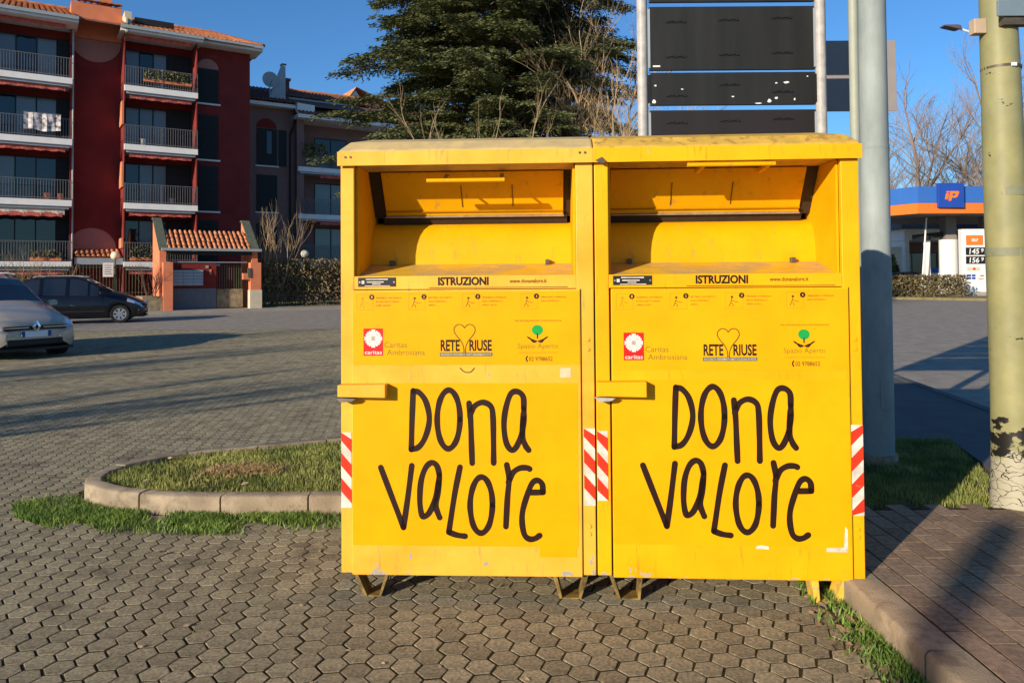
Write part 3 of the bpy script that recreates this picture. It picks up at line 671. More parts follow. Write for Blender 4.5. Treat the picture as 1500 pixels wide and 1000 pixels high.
# sticker damage
m = MB(); v = -.0092
m.poly([(1.03, v, .245), (1.125, v, .245), (1.125, v, .34), (1.125, v, .345), (1.115, v, .36), (1.108, v, .265), (1.03, v, .262)][:7]); m.build('torn_corner', K['refl_white'], doorR)
MB().poly([(.715, v, .255), (.775, v, .253), (.772, v, .266), (.74, v, .272), (.72, v, .268)]).build('torn_scrap', K['refl_white'], doorR)
MB().box(.93, 1.10, v, v+.0006, .205, .29).build('sticker_patch', K['sticker_l'], doorL)
m = MB(); stroke(m, [(.565, 1.075), (.585, 1.058), (.612, 1.056), (.632, 1.075)], .005, -.0094); m.build('ink_squiggle', K['ink2'], doorL)
B('paper_remnant', K['sticker_patch'] if 'sticker_patch' in K else M('pinkish_remnant', (.78,.47,.27), .5, .15, 30), doorL, 1.03, 1.08, -.0092, -.0084, 1.03, 1.075)
# ------------------------------------------------------------------ poles and signs behind the bins
sg = thing('direction_sign', 'tall direction sign seen from behind, black panels on two grey posts', 'road sign', (1.84, 6.2, 0))
for px in (-.745, .735):
    MB().tube([(px, 0, 0), (px, 0, 5.1)], .044, 16).build('post', K['post'], sg, smooth=True)
pn = ((2.20, 2.865, 0), (2.905, 3.178, 1), (3.197, 3.728, 2), (3.765, 4.25, 3), (4.28, 4.8, 4))
for z0, z1, i in pn:
    p = B('panel', K['plaque_brown'] if i == 0 else K['plaque'], sg, -.688+.004*(i % 2), .684, -.012, .016, z0, z1, bevel=.004)
    for x in (-.694, .686): MB().box(x-.012, x+.012, -.018, -.013, z0+.02, z1-.02).build('edge_channel', K['trimgrey'] if i in (0, 2, 3) else K['black'], p)
    rows = {0: (2.76, 2.40), 1: (2.985,), 2: (3.60, 3.31), 3: (3.86, 4.12), 4: (4.4, 4.65)}[i]
    for zz in rows:
        for j, x in enumerate((-.47, -.03, .41)):
            za = zz+(.028*j*.5)
            if i == 1 and j == 1: za = zz+.09
            m = MB()
            for k in range(5): m.box(x-.08+.034*k, x-.08+.034*k+.026, -.022, -.0125, za-.006+.006*(k % 2), za+.008+.006*(k % 2))
            m.box(x-.085, x+.09, -.016, -.0123, za-.010, za-.004); m.build('clamp', K['black'], p)
    if i == 1:
        for (x, z, a, b) in ((-.655, 2.935, .018, .022), (-.64, 3.07, .012, .008), (.30, 2.935, .02, .018), (.36, 2.96, .016, .012), (.44, 3.09, .03, .012), (.36, 3.085, .014, .009), (.21, 2.918, .03, .006), (.62, 3.14, .008, .008), (.51, 2.95, .008, .014), (-.42, 3.04, .012, .006), (0, 2.975, .02, .006)):
            pts = [(x+a*random.uniform(.5, 1.1)*math.cos(k*.9), -.0132, z+b*random.uniform(.5, 1.1)*math.sin(k*.9)) for k in range(7)]
            MB().poly(pts).build('paint_chip', K['white'], p)
    if i == 2: MB().box(-.66, -.60, -.0135, -.0125, 3.225, 3.238).build('paint_chip', K['white'], p)
for z in (2.4, 3.05, 3.45, 4.0): MB().tube([(-.745, .03, z), (.735, .03, z)], .010, 8).build('cross_rail', K['trimgrey'], sg)

lp = thing('light_pole', 'thick galvanised light pole rising just right of the right bin', 'light pole', (2.745, 5.66, 0))
MB().tube([(0, 0, 0), (0, 0, 2.45), (.002, 0, 2.452), (0, 0, 9.0)], [.105, .1035, .1, .085], 28).build('shaft', K['galv'], lp, smooth=True)
MB().tube([(0, 0, 2.44), (0, 0, 2.462)], .1055, 28).build('weld_collar', K['galv'], lp, smooth=True)
MB().tube([(0, 0, 0), (0, 0, .16)], .125, 20).build('base_collar', K['kerb'], lp, smooth=True)
B('inspection_door', K['galv'], lp, -.035, .035, -.108, -.100, .5, .72, bevel=.003)
MB().tube([(0, 0, 8.95), (.4, -.1, 9.3), (1.6, -.5, 9.45)], .03, 8).build('arm', K['galv'], lp, smooth=True)
MB().box(1.5, 2.1, -.75, -.45, 9.40, 9.52).build('lamp_head', K['trimgrey'], lp, bevel=.03)

sp_ = thing('slim_pole', 'slim pale pole standing against the left side of the light pole', 'pole', (2.752, 5.98, .08))
MB().tube([(0, 0, 0), (0, 0, 7.5)], [.040, .034], 16).build('shaft', M('pale_green_grey_post', (.30,.32,.26), .55, .08, 8), sp_, smooth=True)
MB().tube([(0, 0, 0), (0, 0, .12)], .06, 16).build('foot_collar', K['galv'], sp_, smooth=True)
rs = thing('road_sign', 'square road sign seen from behind, half hidden by the light pole', 'road sign', (3.30, 7.1, .08))
MB().tube([(0, 0, 0), (0, 0, 3.6)], .030, 16).build('post', K['galv'], rs, smooth=True)
pl = B('sign_plate', K['grey_sign'], rs, -.32, .385, .032, .040, 2.97, 3.65, bevel=.003)

gp = thing('utility_pole', 'pale green pole with cracked paint and a black scabbed foot', 'pole', (3.005, 4.52, .10))
MB().tube([(.012, 0, 0), (.010, 0, .25), (.0, 0, .66), (-.03, 0, 2.0), (-.048, 0, 3.05), (-.09, 0, 6.0)], [.150, .136, .124, .112, .098, .075], 32).build('shaft', K['greenpole'], gp, smooth=True)
MB().tube([(-.037, 0, 2.625), (-.037, 0, 2.640)], .1075, 28).build('clamp_band', K['dark_steel'], gp, smooth=True)
B('clamp_buckle', K['white'], gp, -.045, -.015, -.114, -.104, 2.622, 2.642)
for z in (1.86, 1.50): MB().tube([(-.022, 0, z), (-.022, 0, z+.05)], .1165, 28).build('tape_band', M('faded_tape', (.19,.195,.12), .6, .1, 20), gp, smooth=True)
B('junction_box', M('beige_box', (.42,.32,.22), .6, .1, 10), gp, -.215, -.14, -.04, .02, 2.84, 2.93, bevel=.005)
MB().box(-.145, 1.3, -.150, -.135, 2.905, 3.0).build('sign_blade', M('blue_grey_blade', (.14,.19,.23), .5, .05, 10), gp, bevel=.004)
MB().box(-.10, .07, -.134, -.08, 2.86, 2.91).build('blade_bracket', K['dark_steel'], gp)
MB().tube([(.075, .06, 0), (.09, .06, 2.7)], .012, 8).build('conduit', K['dark_steel'], gp)

sl = thing('street_lamp', 'far street lamp with a flat dark head on a white arm', 'street lamp', (14.25, 22, 0))
MB().tube([(0, 0, 0), (0, 0, 8.4)], [.08, .05], 12).build('post', K['galv'], sl, smooth=True)
MB().tube([(0, 0, 8.38), (-.6, 0, 8.58), (-1.05, 0, 8.72)], .032, 8).build('arm', K['white'], sl, smooth=True)
MB().prism([(-1.0, -.14, 8.68), (-1.1, -.16, 8.66), (-1.48, -.13, 8.76), (-1.5, -.1, 8.80), (-1.12, -.12, 8.80), (-1.0, -.1, 8.78)], (0, .28, 0)).build('lamp_head', M('lamp_head_dark', (.10,.07,.075), .5, .1, 6), sl, bevel=.015)
# post that throws the soft band of shade over the sidewalk
pp = thing('sign_post', 'plain grey sign post standing behind the viewer', 'post', (-6.94, -6.93, 0))
MB().tube([(0, 0, 0), (0, 0, 4.45)], [.105, .095], 14).build('shaft', K['galv'], pp, smooth=True)
MB().tube([(0, 0, 4.45), (0, 0, 4.5)], [.11, .05], 14).build('cap', K['galv'], pp, smooth=True)
# ------------------------------------------------------------------ apartment houses (local x along the front, local -y towards the street)
BA = (-21.7, 36.75, 0); BR = R(33)
def loc2w(x, y, z=0): c, s = math.cos(BR), math.sin(BR); return (BA[0]+x*c-y*s, BA[1]+x*s+y*c, z)
def tiles(m, x0, x1, y0, z0, y1, z1, pitch=.25, course=.36):
    """barrel tiles running up a slope from (y0,z0) to (y1,z1): half-round columns stepped course by course"""
    n = max(1, round((x1-x0)/pitch)); L = math.hypot(y1-y0, z1-z0); k = max(1, round(L/course)); p = (x1-x0)/n
    ux = Vector((0, (y1-y0)/L, (z1-z0)/L)); nn = Vector((0, -ux.z, ux.y))
    for j in range(k):
        a, b = L*j/k, L*(j+1)/k+.03
        for i in range(n):
            xa = x0+i*p; vs = []
            for q, lift in ((a, .045), (b, .010)):
                for (fx, h) in ((0, 0), (.18, .055), (.42, .085), (.64, .055), (.78, 0), (1, -.01)):
                    P = Vector((xa+fx*p, y0, z0))+ux*q+nn*(h+lift); vs.append(P)
            m.add(vs, [(c, c+1, 7+c, 6+c) for c in range(5)]+[(5, 4, 3, 2, 1, 0)])
    return m
def railing(parent, x0, x1, y, z, h=1.0, sides=None, yb=1.5):
    m = MB(); m.box(x0, x1, y-.02, y+.02, z+h-.03, z+h); m.box(x0, x1, y-.015, y+.015, z+.08, z+.11)
    n = max(2, int((x1-x0)/.115))
    for i in range(n+1):
        x = x0+(x1-x0)*i/n; m.box(x-.013, x+.013, y-.009, y+.009, z+.02, z+h-.02)
    for f in (0, .5, 1):
        x = x0+(x1-x0)*f; m.box(x-.02, x+.02, y-.021, y+.021, z, z+h+.02)
    for sx in (sides or ()):
        m.box(sx-.02, sx+.02, y, yb, z+h-.03, z+h); m.box(sx-.015, sx+.015, y, yb, z+.08, z+.11)
        for i in range(1, 12): yy = y+(yb-y)*i/12; m.box(sx-.009, sx+.009, yy-.009, yy+.009, z+.02, z+h-.02)
    return m.build('railing', K['rail'], parent)
def awning(parent, x0, x1, y, z, mat, drop=.22):
    m = MB(); n = max(6, int((x1-x0)/.14)); vs = []
    for i in range(n+1):
        x = x0+(x1-x0)*i/n; vs += [(x, y, z), (x, y+.02*math.sin(i*1.3), z-drop+.05*abs(math.sin(i*.85)))]
    m.add(vs, [(2*i, 2*i+2, 2*i+3, 2*i+1) for i in range(n)])
    m.tube([(x0, y+.08, z+.02), (x1, y+.08, z+.02)], .07, 8)
    return m.build('awning', mat, parent)
def window(parent, x0, x1, z0, z1, y, n=2, mat='pane', frame='frame_dark', fr=.06):
    f = MB(); wd = (x1-x0)/n
    f.box(x0, x1, y-.05, y+.02, z1-fr, z1); f.box(x0, x1, y-.05, y+.02, z0, z0+fr)
    for i in range(n+1):
        x = x0+wd*i; f.box(max(x0, x-fr/2), min(x1, x+fr/2), y-.055, y+.02, z0+.001, z1-.001)
    w_ = f.build('window', K[frame], parent)
    for i in range(n): B('pane', K['pane_curtain' if mat == 'pane' and random.random() < .42 else mat], w_, x0+wd*i+fr/2, x0+wd*(i+1)-fr/2, y-.02, y-.005, z0+fr, z1-fr)
    return w_
ap = thing('apartment_block', 'oxblood red apartment block with white balconies and terracotta roof', 'building', BA, BR)
FL = (2.39, 5.39, 8.40, 11.42)
# walls
B('wall', K['redwall'], ap, -9, .12, 1.6, 11, 0, 14.3); B('wall', K['redwall'], ap, .121, 2.40, 1.5, 11, 0, 13.9)
B('wall', K['redwall'], ap, 2.401, 5.90, 1.6, 11, 0, 14.25); B('wall', K['redwall'], ap, 5.901, 8.86, 1.0, 11, 0, 14.25)
B('upper_band', K['salmon'], ap, .10, 2.42, 1.42, 4, 13.9, 15.75)
B('shading_fin_wall', K['redwall'], ap, 2.39, 2.44, .10, 1.49, 0, 14.1); B('shading_fin_wall', K['redwall'], ap, 5.85, 5.90, .10, 1.59, 0, 14.1)
B('shading_fin_wall', K['redwall'], ap, .05, .10, .9, 1.59, 0, 14.1); B('shading_fin_wall', K['redwall'], ap, -3.7, -3.5, .0, 1.59, 0, 14.1)  # fins placed to shade the walls behind; the left one added out of view
for z0, z1 in ((9.4, 10.6), (6.2, 7.5), (3.1, 3.6)): B('side_pier', K['salmon'], ap, 2.29, 2.385, .06, 1.2, z0, z1)
def halfdisc(cx, zc, r, up_, y):
    n = 22; return [(cx+r*math.cos(math.pi*k/n), y, zc+(1 if up_ else -1)*r*.98*math.sin(math.pi*k/n)) for k in range(n+1)]
m = MB(); m.prism(halfdisc(1.22, 13.88, 1.16, False, 1.47), (0, .025, 0)); m.build('painted_arch', K['arch'], ap)
m = MB(); m.prism(halfdisc(1.08, 3.05, 1.12, True, 1.47), (0, .025, 0)); m.build('painted_arch', K['arch'], ap)
# balconies
items = []
for i, z in enumerate(FL):
    for (x0, x1, sides) in ((-8.8, .12, (.10,)), (2.40, 5.92, (2.44, 5.90))):
        bal = bpy.data.objects.new('balcony', None); link(bal, ap)
        B('slab', K['trim'], bal, x0, x1, -.02, 1.59, z-.30, z, bevel=.01)
        B('gutter_lip', K['trimgrey'], bal, x0+.10, x1-.12, .06, 1.3, z-.42, z-.301)
        railing(bal, x0+.05, x1-.03, .05, z, 1.0, sides)
        zt_ = z-.44
        cream = (i == 1 and x0 < 0)
        awning(bal, x0+.25, x1-.3, .16, zt_, K['awning_cream' if cream else 'awning'], .30 if cream else .22)
        if cream: awning(bal, x0+.2, x1-.4, .145, zt_-.2, K['awning'], .2)
    # glazed doors behind
    for (a, b, n) in ((-8.2, -5.6, 3), (-3.1, -.5, 3), (2.6, 4.6, 3)):
        window(ap, a, b, z+.05, z+2.25, 1.6, n)
    for (a, b) in ((-3.45, -3.12), (-.48, .04), (4.62, 5.84)): B('dark_recess_panel', K['shutter'], ap, a, b, 1.55, 1.597, z+.02, z+2.3)
    # shutters and sills on the flat front section
for j, (z0, z1) in enumerate(((11.15, 13.05), (8.05, 10.5), (5.21, 7.7), (2.3, 4.7))):
    sh = MB(); sh.box(6.06, 7.14, .94, .985, z0, z1)
    for k in range(int((z1-z0)/.12)): sh.box(6.09, 7.11, .915, .94, z0+.05+k*.12, z0+.11+k*.12)
    sh.build('shutter', K['shutter'], ap); B('sill', K['trim'], ap, 5.95, 7.25, .88, .999, z0-.09, z0-.005)
m = MB(); m.prism(halfdisc(6.6, 13.06, .56, True, .965), (0, .03, 0)); m.build('painted_arch', K['arch'], ap)
# eaves and roof
for (x0, x1, y0) in ((-9.3, .35, -.35), (2.2, 6.15, -.25), (6.151, 9.35, .1)):
    B('eave', K['trim'], ap, x0, x1, y0, 1.9, 14.12 if x1 < 9 else 14.22, 14.26 if x1 < 9 else 14.36)
    B('gutter', K['trimgrey'], ap, x0, x1, y0-.14, y0-.002, 14.24 if x1 < 9 else 14.34, 14.40 if x1 < 9 else 14.50)
    awning(ap, x0+.3, x1-.5, .2, 14.05, K['awning'], .18) if x1 < 9 else None
rf = tiles(MB(), -9.3, .30, -.4, 14.38, 6, 16.6); tiles(rf, 2.3, 6.12, -.3, 14.38, 6, 16.6); tiles(rf, 6.12, 8.0, .05, 14.48, 6, 16.6)
ro = rf.build('roof_tiles', K['tile'], ap); ro['kind'] = 'stuff'
m = MB()
for i in range(11):                                     # hipped end
    xa = 8.0+i*.125; fr = 1-(i+.5)/11; tiles(m, xa, xa+.125, .05, 14.48, .05+5.95*fr, 14.48+2.12*fr, .125)
hp = m.build('roof_tiles', K['tile'], ap); hp['kind'] = 'stuff'
m = MB(); m.add([(-9.3,-.38,14.33),(8.0,-.2,14.33),(9.38,.06,14.40),(9.38,11,14.4),(-9.3,11.5,14.33),(-9.3,6,16.55),(8.0,6,16.55)], [(0,1,6,5),(1,2,6),(2,3,6),(3,4,5,6),(0,5,4)]).build('roof_deck', K['tile_dark'], ap)
MB().tube([(-9.3, 6, 16.68), (8.0, 6, 16.68)], .12, 8).build('ridge', K['tile'], ap); MB().tube([(8.0, 6, 16.68), (9.38, .06, 14.55)], .10, 8).build('ridge', K['tile_dark'], ap)
tm = tiles(MB(), .05, 2.45, 1.3, 15.82, 5, 16.9, .3).build('roof_tiles', K['tile'], ap); tm['kind'] = 'stuff'
B('dormer_cheek', K['cream'], ap, 2.43, 2.75, .3, 3, 14.42, 15.3); B('skylight', K['frame_dark'], ap, 3.0, 4.9, 1.2, 2.2, 15.05, 15.35); B('chimney', K['salmon'], ap, 1.5, 2.1, 3.2, 3.8, 16.3, 17.5)
MB().prism([(2.42, -.32, 14.05), (2.42, -.32, 14.75), (2.42, .9, 15.2), (2.42, .9, 14.05)], (.08, 0, 0)).build('gable_end', K['cream'], ap)
for x in (.18, 5.98): MB().tube([(x, .9, 0), (x, .9, 14.1)], .045, 8).build('downpipe', K['trimgrey'], ap)
# things left out on balconies
def leafcloud(name, c, ext, n, size, mat, label=None, cat=None, parent=None, kind=None, flat=0.0, shape='box'):
    P = RNG.uniform(-1, 1, (n*2, 3))
    if shape == 'ball': P = P[(P**2).sum(1) < 1]
    P = P[:n]; n = len(P); P = P*np.array(ext)+np.array(c)
    a = RNG.normal(0, 1, (n, 3)); a /= np.linalg.norm(a, axis=1)[:, None]; b = RNG.normal(0, 1, (n, 3)); b -= (b*a).sum(1)[:, None]*a; b /= np.linalg.norm(b, axis=1)[:, None]
    s = size*RNG.uniform(.5, 1.3, (n, 1))
    V = np.stack([P-a*s, P+b*s*.45, P+a*s, P-b*s*.45], 1).reshape(-1, 3); F = np.arange(n)[:, None]*4+np.array([[0, 1, 2, 3]])
    o = mobj(name, fast_mesh(name, V, F), mat, parent); tag(o, label, cat, None, kind); return o
K['plant'] = M('balcony_plant', (.07,.10,.02), .7, .35, 2, (.16,.13,.05), rnd=.3)
def planter(x0, x1, z, label, n=500, h=.3):
    w0 = loc2w((x0+x1)/2, .12, z); t = thing('planter', label, 'planter', w0, BR)
    hw = (x1-x0)/2
    MB().prism([(-hw, -.12, .0), (hw, -.12, 0), (hw, .10, 0), (-hw, .10, 0)], (0, 0, .16)).build('trough', K['salmon'], t, bevel=.01)
    leafcloud('foliage', (0, 0, .18+h/2), (hw, .22, h*.62), n, .07, K['plant'], parent=t)
planter(3.3, 5.6, 11.72, 'long planter of trailing greenery on the top balcony rail', 900, .42)
planter(2.7, 3.9, 2.45, 'bushy planter on the lowest right balcony beside the gatehouse', 500, .55)
planter(-1.6, -.3, 2.42, 'reddish planter on the lowest left balcony', 200, .3)
ld = thing('drying_rack', 'laundry hung over the rail of the third floor left balcony', 'laundry', loc2w(-1.15, -.05, 8.45), BR)
m = MB(); vs = []
for i in range(9):
    x = -.75+i*.19; vs += [(x, -.02+.03*math.sin(i*2), 1.08), (x, -.05+.04*math.sin(i*2.2), .25+.05*math.sin(i))]
m.add(vs, [(2*i, 2*i+2, 2*i+3, 2*i+1) for i in range(8)]).build('sheet', M('mottled_sheet', (.10,.09,.09), .8, .8, 5, (.55,.5,.48)), ld)
MB().tube([(-.8, 0, 1.1), (.8, 0, 1.1)], .02, 6).build('rail_bar', K['rail'], ld)
for (x, z, lab, c) in ((-.9, 5.42, 'small terracotta pot on the left balcony of the second floor', 'salmon'), (-.35, 5.42, 'larger terracotta pot at the corner of the second floor left balcony', 'salmon'), (3.3, 8.45, 'white jug shaped pot on the third floor right balcony', 'trim'), (4.7, 5.45, 'dark plant pot on the second floor right balcony', 'plinth')):
    MB().tube([(0, 0, 0), (0, 0, .28), (0, 0, .30)], [.10, .14, .15], 12).build('flower_pot', K[c]).location = loc2w(x, .25, z)
    o = [q for q in col.objects if q.name.startswith('flower_pot')][-1]; tag(o, lab, 'pot', 'pots on balconies')

# lower neighbouring block, set back
b2 = thing('apartment_block', 'lower mauve apartment block with arched window, partly behind the cedar', 'building', BA, BR)
B('wall', K['mauve'], b2, 8.87, 12.72, 5.0, 14, 0, 12.2); B('wall', K['mauve'], b2, 12.721, 26, 5.9, 14, 0, 12.1)
B('corner_pier', K['mauve'], b2, 12.6, 13.05, 4.45, 5.89, 0, 11.7)
B('eave', K['trim'], b2, 8.87, 12.5, 4.35, 5.2, 12.2, 12.42); B('eave', K['trim'], b2, 12.45, 26, 3.75, 6, 11.55, 11.78)
m = tiles(MB(), 8.87, 12.55, 4.3, 12.46, 8.6, 14.25); tiles(m, 12.5, 26, 3.7, 11.82, 6.2, 12.85); q = m.build('roof_tiles', K['tile_dark'], b2); q['kind'] = 'stuff'
B('clerestory', K['trimgrey'], b2, 12.5, 17, 6.3, 6.5, 13.0, 13.35); m = tiles(MB(), 12.55, 18.5, 6.2, 13.35, 8.6, 14.3); q = m.build('roof_tiles', K['tile_dark'], b2); q['kind'] = 'stuff'
MB().add([(8.88,4.3,12.43),(26,4.3,12.43),(26,8.7,14.2),(8.88,8.7,14.2),(8.88,13,12.4),(26,13,12.4)], [(0,1,2,3),(3,2,5,4)]).build('roof_deck', K['tile_dark'], b2)
MB().tube([(12.6, 8.65, 14.4), (18.5, 8.65, 14.42)], .13, 8).build('ridge', K['tile'], b2)
MB().prism([(12.5, 4.0, 11.8), (12.5, 4.0, 12.5), (12.5, 5.0, 12.5)], (1.1, 0, -.05)).build('gable_end', K['trim'], b2)
MB().tube([(12.5, 4.7, 12.0), (12.45, 4.6, 11.2), (12.3, 4.92, 10.6), (12.3, 4.92, 0)], .06, 8).build('downpipe', K['frame_dark'], b2)
m = MB(); m.prism(halfdisc(10.85, 10.9, .62, True, 4.955), (0, .03, 0)); m.build('painted_arch', K['redwall'], b2)
for (a, b, c, d) in ((10.25, 11.5, 8.55, 10.85), (10.25, 11.5, 5.65, 7.95), (10.25, 11.5, 2.5, 4.9)):
    B('shutter', K['shutter'], b2, a, b, 4.95, 4.99, c, d); B('sill', K['trim'], b2, a-.1, b+.1, 4.9, 4.999, c-.09, c-.006)
B('pane', K['pane'], b2, 10.85, 11.15, 4.93, 4.949, 9.3, 10.7); B('shutter', K['shutter'], b2, 11.6, 12.1, 4.95, 4.99, 8.55, 10.85)
for z in (2.6, 5.55, 8.55):
    bal = bpy.data.objects.new('balcony', None); link(bal, b2)
    B('slab', K['trim'], bal, 12.62, 26, 4.25, 5.89, z-.30, z, bevel=.01); B('gutter_lip', K['trimgrey'], bal, 12.75, 26, 4.32, 5.5, z-.42, z-.301)
    railing(bal, 13.0, 20, 4.32, z, 1.0, None); awning(bal, 14.1, 20, 4.4, z-.45, K['awning'], .22)
    for a in (14.2, 17.5): window(b2, a, a+2.2, z+.05, z+2.2, 5.9, 2)
B('beam_end', K['salmon'], b2, 13.45, 13.75, 4.2, 5.0, 5.02, 5.24)
planter2 = thing('planter', 'spiky potted plant on the upper balcony of the mauve block', 'planter', loc2w(13.7, 4.5, 8.56), BR)
MB().tube([(0, 0, 0), (0, 0, .5)], [.15, .2], 12).build('trough', K['plinth'], planter2); leafcloud('foliage', (0, 0, 1.15), (.75, .4, .4), 260, .16, K['plant'], parent=planter2)
ds = thing('satellite_dish', 'pale satellite dish on the mauve block roof', 'satellite dish', loc2w(11.05, 5.0, 12.75), BR)
m = MB(); n = 18; vs = [(0, -.1, 1.2)]+[(r*math.cos(2*math.pi*k/n), -.1-.22*r*r, 1.2+r*math.sin(2*math.pi*k/n)) for r in (.25, .5) for k in range(n)]
m.add(vs, [(0, 1+k, 1+(k+1) % n) for k in range(n)]+[(1+k, 1+n+k, 1+n+(k+1) % n, 1+(k+1) % n) for k in range(n)]).build('dish', K['trimgrey'], ds, smooth=True)
MB().tube([(0, 0, 0), (0, 0, 1.2)], .035, 8).build('mast', K['trimgrey'], ds); MB().tube([(0, -.1, .8), (0, -.6, 1.1)], .02, 6).build('feed_arm', K['trimgrey'], ds)
ck = thing('roof_fin', 'grey wedge shaped stack on the mauve block roof', 'chimney', loc2w(11.75, 5.2, 12.75), BR)
MB().prism([(-.7, 0, 0), (.35, 0, 0), (.35, 0, 2.35), (.15, 0, 2.35)], (0, .35, 0)).build('wedge', K['trimgrey'], ck); B('cap', K['frame_dark'], ck, .1, .4, -.05, .4, 2.352, 2.42)
cp = thing('chimney_pot', 'small dark chimney pot on the mauve block ridge', 'chimney', loc2w(12.8, 7.6, 13.9), BR)
B('stack', K['tile_dark'], cp, -.2, .2, -.2, .2, 0, .8); B('cap', K['tile_dark'], cp, -.28, .28, -.28, .28, .801, .95)
# ------------------------------------------------------------------ gatehouse, fence, hedge
GY = -5.3
gh = thing('gatehouse', 'salmon gatehouse with tiled roof and letterboxes at the estate entrance', 'gatehouse', BA, BR)
def gable(x0, x1, parent):
    pts = [(x0, GY+2.3, 0), (x0, GY+.15, 0), (x0, GY+.15, 2.92), (x0, GY+2.05, 4.35), (x0, GY+2.3, 4.35)]
    w_ = MB().prism(pts, (x1-x0, 0, 0)).build('gable_wall', K['salmon'], parent)
    MB().prism([(x0-.05, GY+.0, 2.92), (x0-.05, GY+2.02, 4.44), (x0-.05, GY+2.35, 4.44), (x0-.05, GY+2.35, 4.352), (x0-.05, GY+2.06, 4.352), (x0-.05, GY+.0, 2.80)], (x1-x0+.1, 0, 0)).build('coping', K['coping'], w_)
gable(3.35, 3.63, gh); gable(7.45, 7.73, gh)
B('column', K['salmon'], gh, 3.45, 3.85, GY-.30, GY+.10, .0, 2.26); B('column', K['salmon'], gh, 7.28, 7.78, GY-.30, GY+.10, .95, 2.26); B('column_plinth', K['cream'], gh, 7.25, 7.81, GY-.33, GY+.10, 0, .948)
B('back_wall', K['redwall'], gh, 3.86, 5.85, GY+.35, GY+.55, 1.05, 2.26); B('back_wall', K['plinth'], gh, 3.86, 5.85, GY+.33, GY+.56, 0, 1.048)
B('parapet', K['trimgrey'], gh, 3.86, 7.27, GY+.30, GY+.60, 2.262, 2.30)
B('beam', K['frame_dark'], gh, 3.634, 7.446, GY+.1, GY+.3, 2.62, 2.78); B('gutter', K['trimgrey'], gh, 3.40, 7.85, GY-.16, GY-.02, 2.80, 2.92)
MB().add([(3.634,GY-.05,2.79),(7.446,GY-.05,2.79),(7.446,GY+1.4,3.75),(3.634,GY+1.4,3.75)], [(0,1,2,3)]).build('roof_deck', K['tile_dark'], gh)
nt_ = 17; tp = (7.44-3.64)/nt_; ux = Vector((0, 1.45, .96)).normalized(); nn = Vector((0, -ux.z, ux.y)); L = math.hypot(1.45, .96)
tm_ = MB(); vs = []
for q, lift, wdt in ((0, .05, 1.0), (L/5+.05, .012, .86)):
    for k in range(7):
        a = math.pi*k/6; P = ux*q+nn*(lift+.07*math.sin(a)); vs.append((-tp*.34*wdt*math.cos(a), P.y, P.z))
tm_.add(vs, [(c, c+1, 8+c, 7+c) for c in range(6)]+[(0, 6, 5, 4, 3, 2, 1)])
tmesh = tm_.build('roof_tile', K['tile'], gh, smooth=True); tdat = tmesh.data; bpy.data.objects.remove(tmesh)
for j in range(5):
    for i in range(nt_):
        o = bpy.data.objects.new('roof_tile', tdat); P = ux*(L*j/5); o.location = (3.64+tp*(i+.5)+random.gauss(0, .012), GY-.05+P.y, 2.80+P.z+random.gauss(0, .006)); link(o, gh)
lb = B('letterboxes', K['plinth'], gh, 3.9, 5.25, GY+.20, GY+.345, 1.18, 1.93)
for i in range(3):
    for j in range(5): B('letterbox_door', K['mailbox'], lb, 3.93+i*.44, 4.35+i*.44, GY+.19, GY+.199, 1.20+j*.145, 1.325+j*.145)
B('intercom', K['trimgrey'], gh, 5.38, 5.5, GY+.31, GY+.348, 2.0, 2.12); B('notice', K['salmon'], gh, 5.55, 5.63, GY+.32, GY+.348, 1.7, 1.95)
gt = B('gate', K['frame_dark'], gh, 5.9, 7.1, GY+.5, GY+.54, .15, .2)
for i in range(11): B('gate_bar', K['fence'], gt, 5.92+i*.11, 5.945+i*.11, GY+.5, GY+.53, .2, 2.2)
B('gate_panel', K['stone'], gt, 5.9, 7.1, GY+.46, GY+.49, .12, 1.0)
B('meter_box', K['salmon'], gh, 6.95, 7.279, GY-.26, GY-.02, 1.45, 1.75); MB().box(7.15, 7.27, GY-.34, GY-.26, 1.55, 2.0).build('post_slot', K['coping'], gh)
fn = thing('railing_fence', 'dark green bar fence on a stained low wall before the red block', 'fence', BA, BR)
B('low_wall', K['stone'], fn, -6, 3.34, -3.15, -2.9, 0, .70, bevel=.01); B('low_wall', K['stone'], fn, 2.6, 3.44, GY-.2, -3.151, 0, .72, bevel=.01)
bar = MB().box(-.012, .012, -.012, .012, 0, 1.45); bo = bar.build('fence_bar', K['fence'], fn); bd_ = bo.data; bpy.data.objects.remove(bo)
for i in range(66):
    o = bpy.data.objects.new('fence_bar', bd_); o.location = (-5.9+i*.135, -3.02, .72); link(o, fn)
B('fence_rail', K['fence'], fn, -6, 3.2, -3.005, -2.985, 2.05, 2.10); B('fence_rail', K['fence'], fn, -6, 3.2, -3.005, -2.985, .85, .9)
nb = thing('notice_board', 'small white notice fixed to the dark fence', 'notice', loc2w(1.45, -3.1, 1.62), BR)
B('board', K['white'], nb, -.22, .22, -.01, .01, 0, .66); m = MB()
for k in range(5): m.box(-.15, .15-.03*(k % 2), -.013, -.0105, .12+k*.1, .15+k*.1)
m.build('printed_lines', K['plinth'], nb)
wr = thing('canopy_roof', 'narrow tiled canopy at the foot of the red block', 'canopy', BA, BR)
q = tiles(MB(), .3, 2.35, .1, 2.6, 1.4, 3.0, .22, .4).build('roof_tiles', K['tile'], wr); B('canopy_beam', K['trimgrey'], wr, .25, 2.38, .1, .3, 2.25, 2.58)
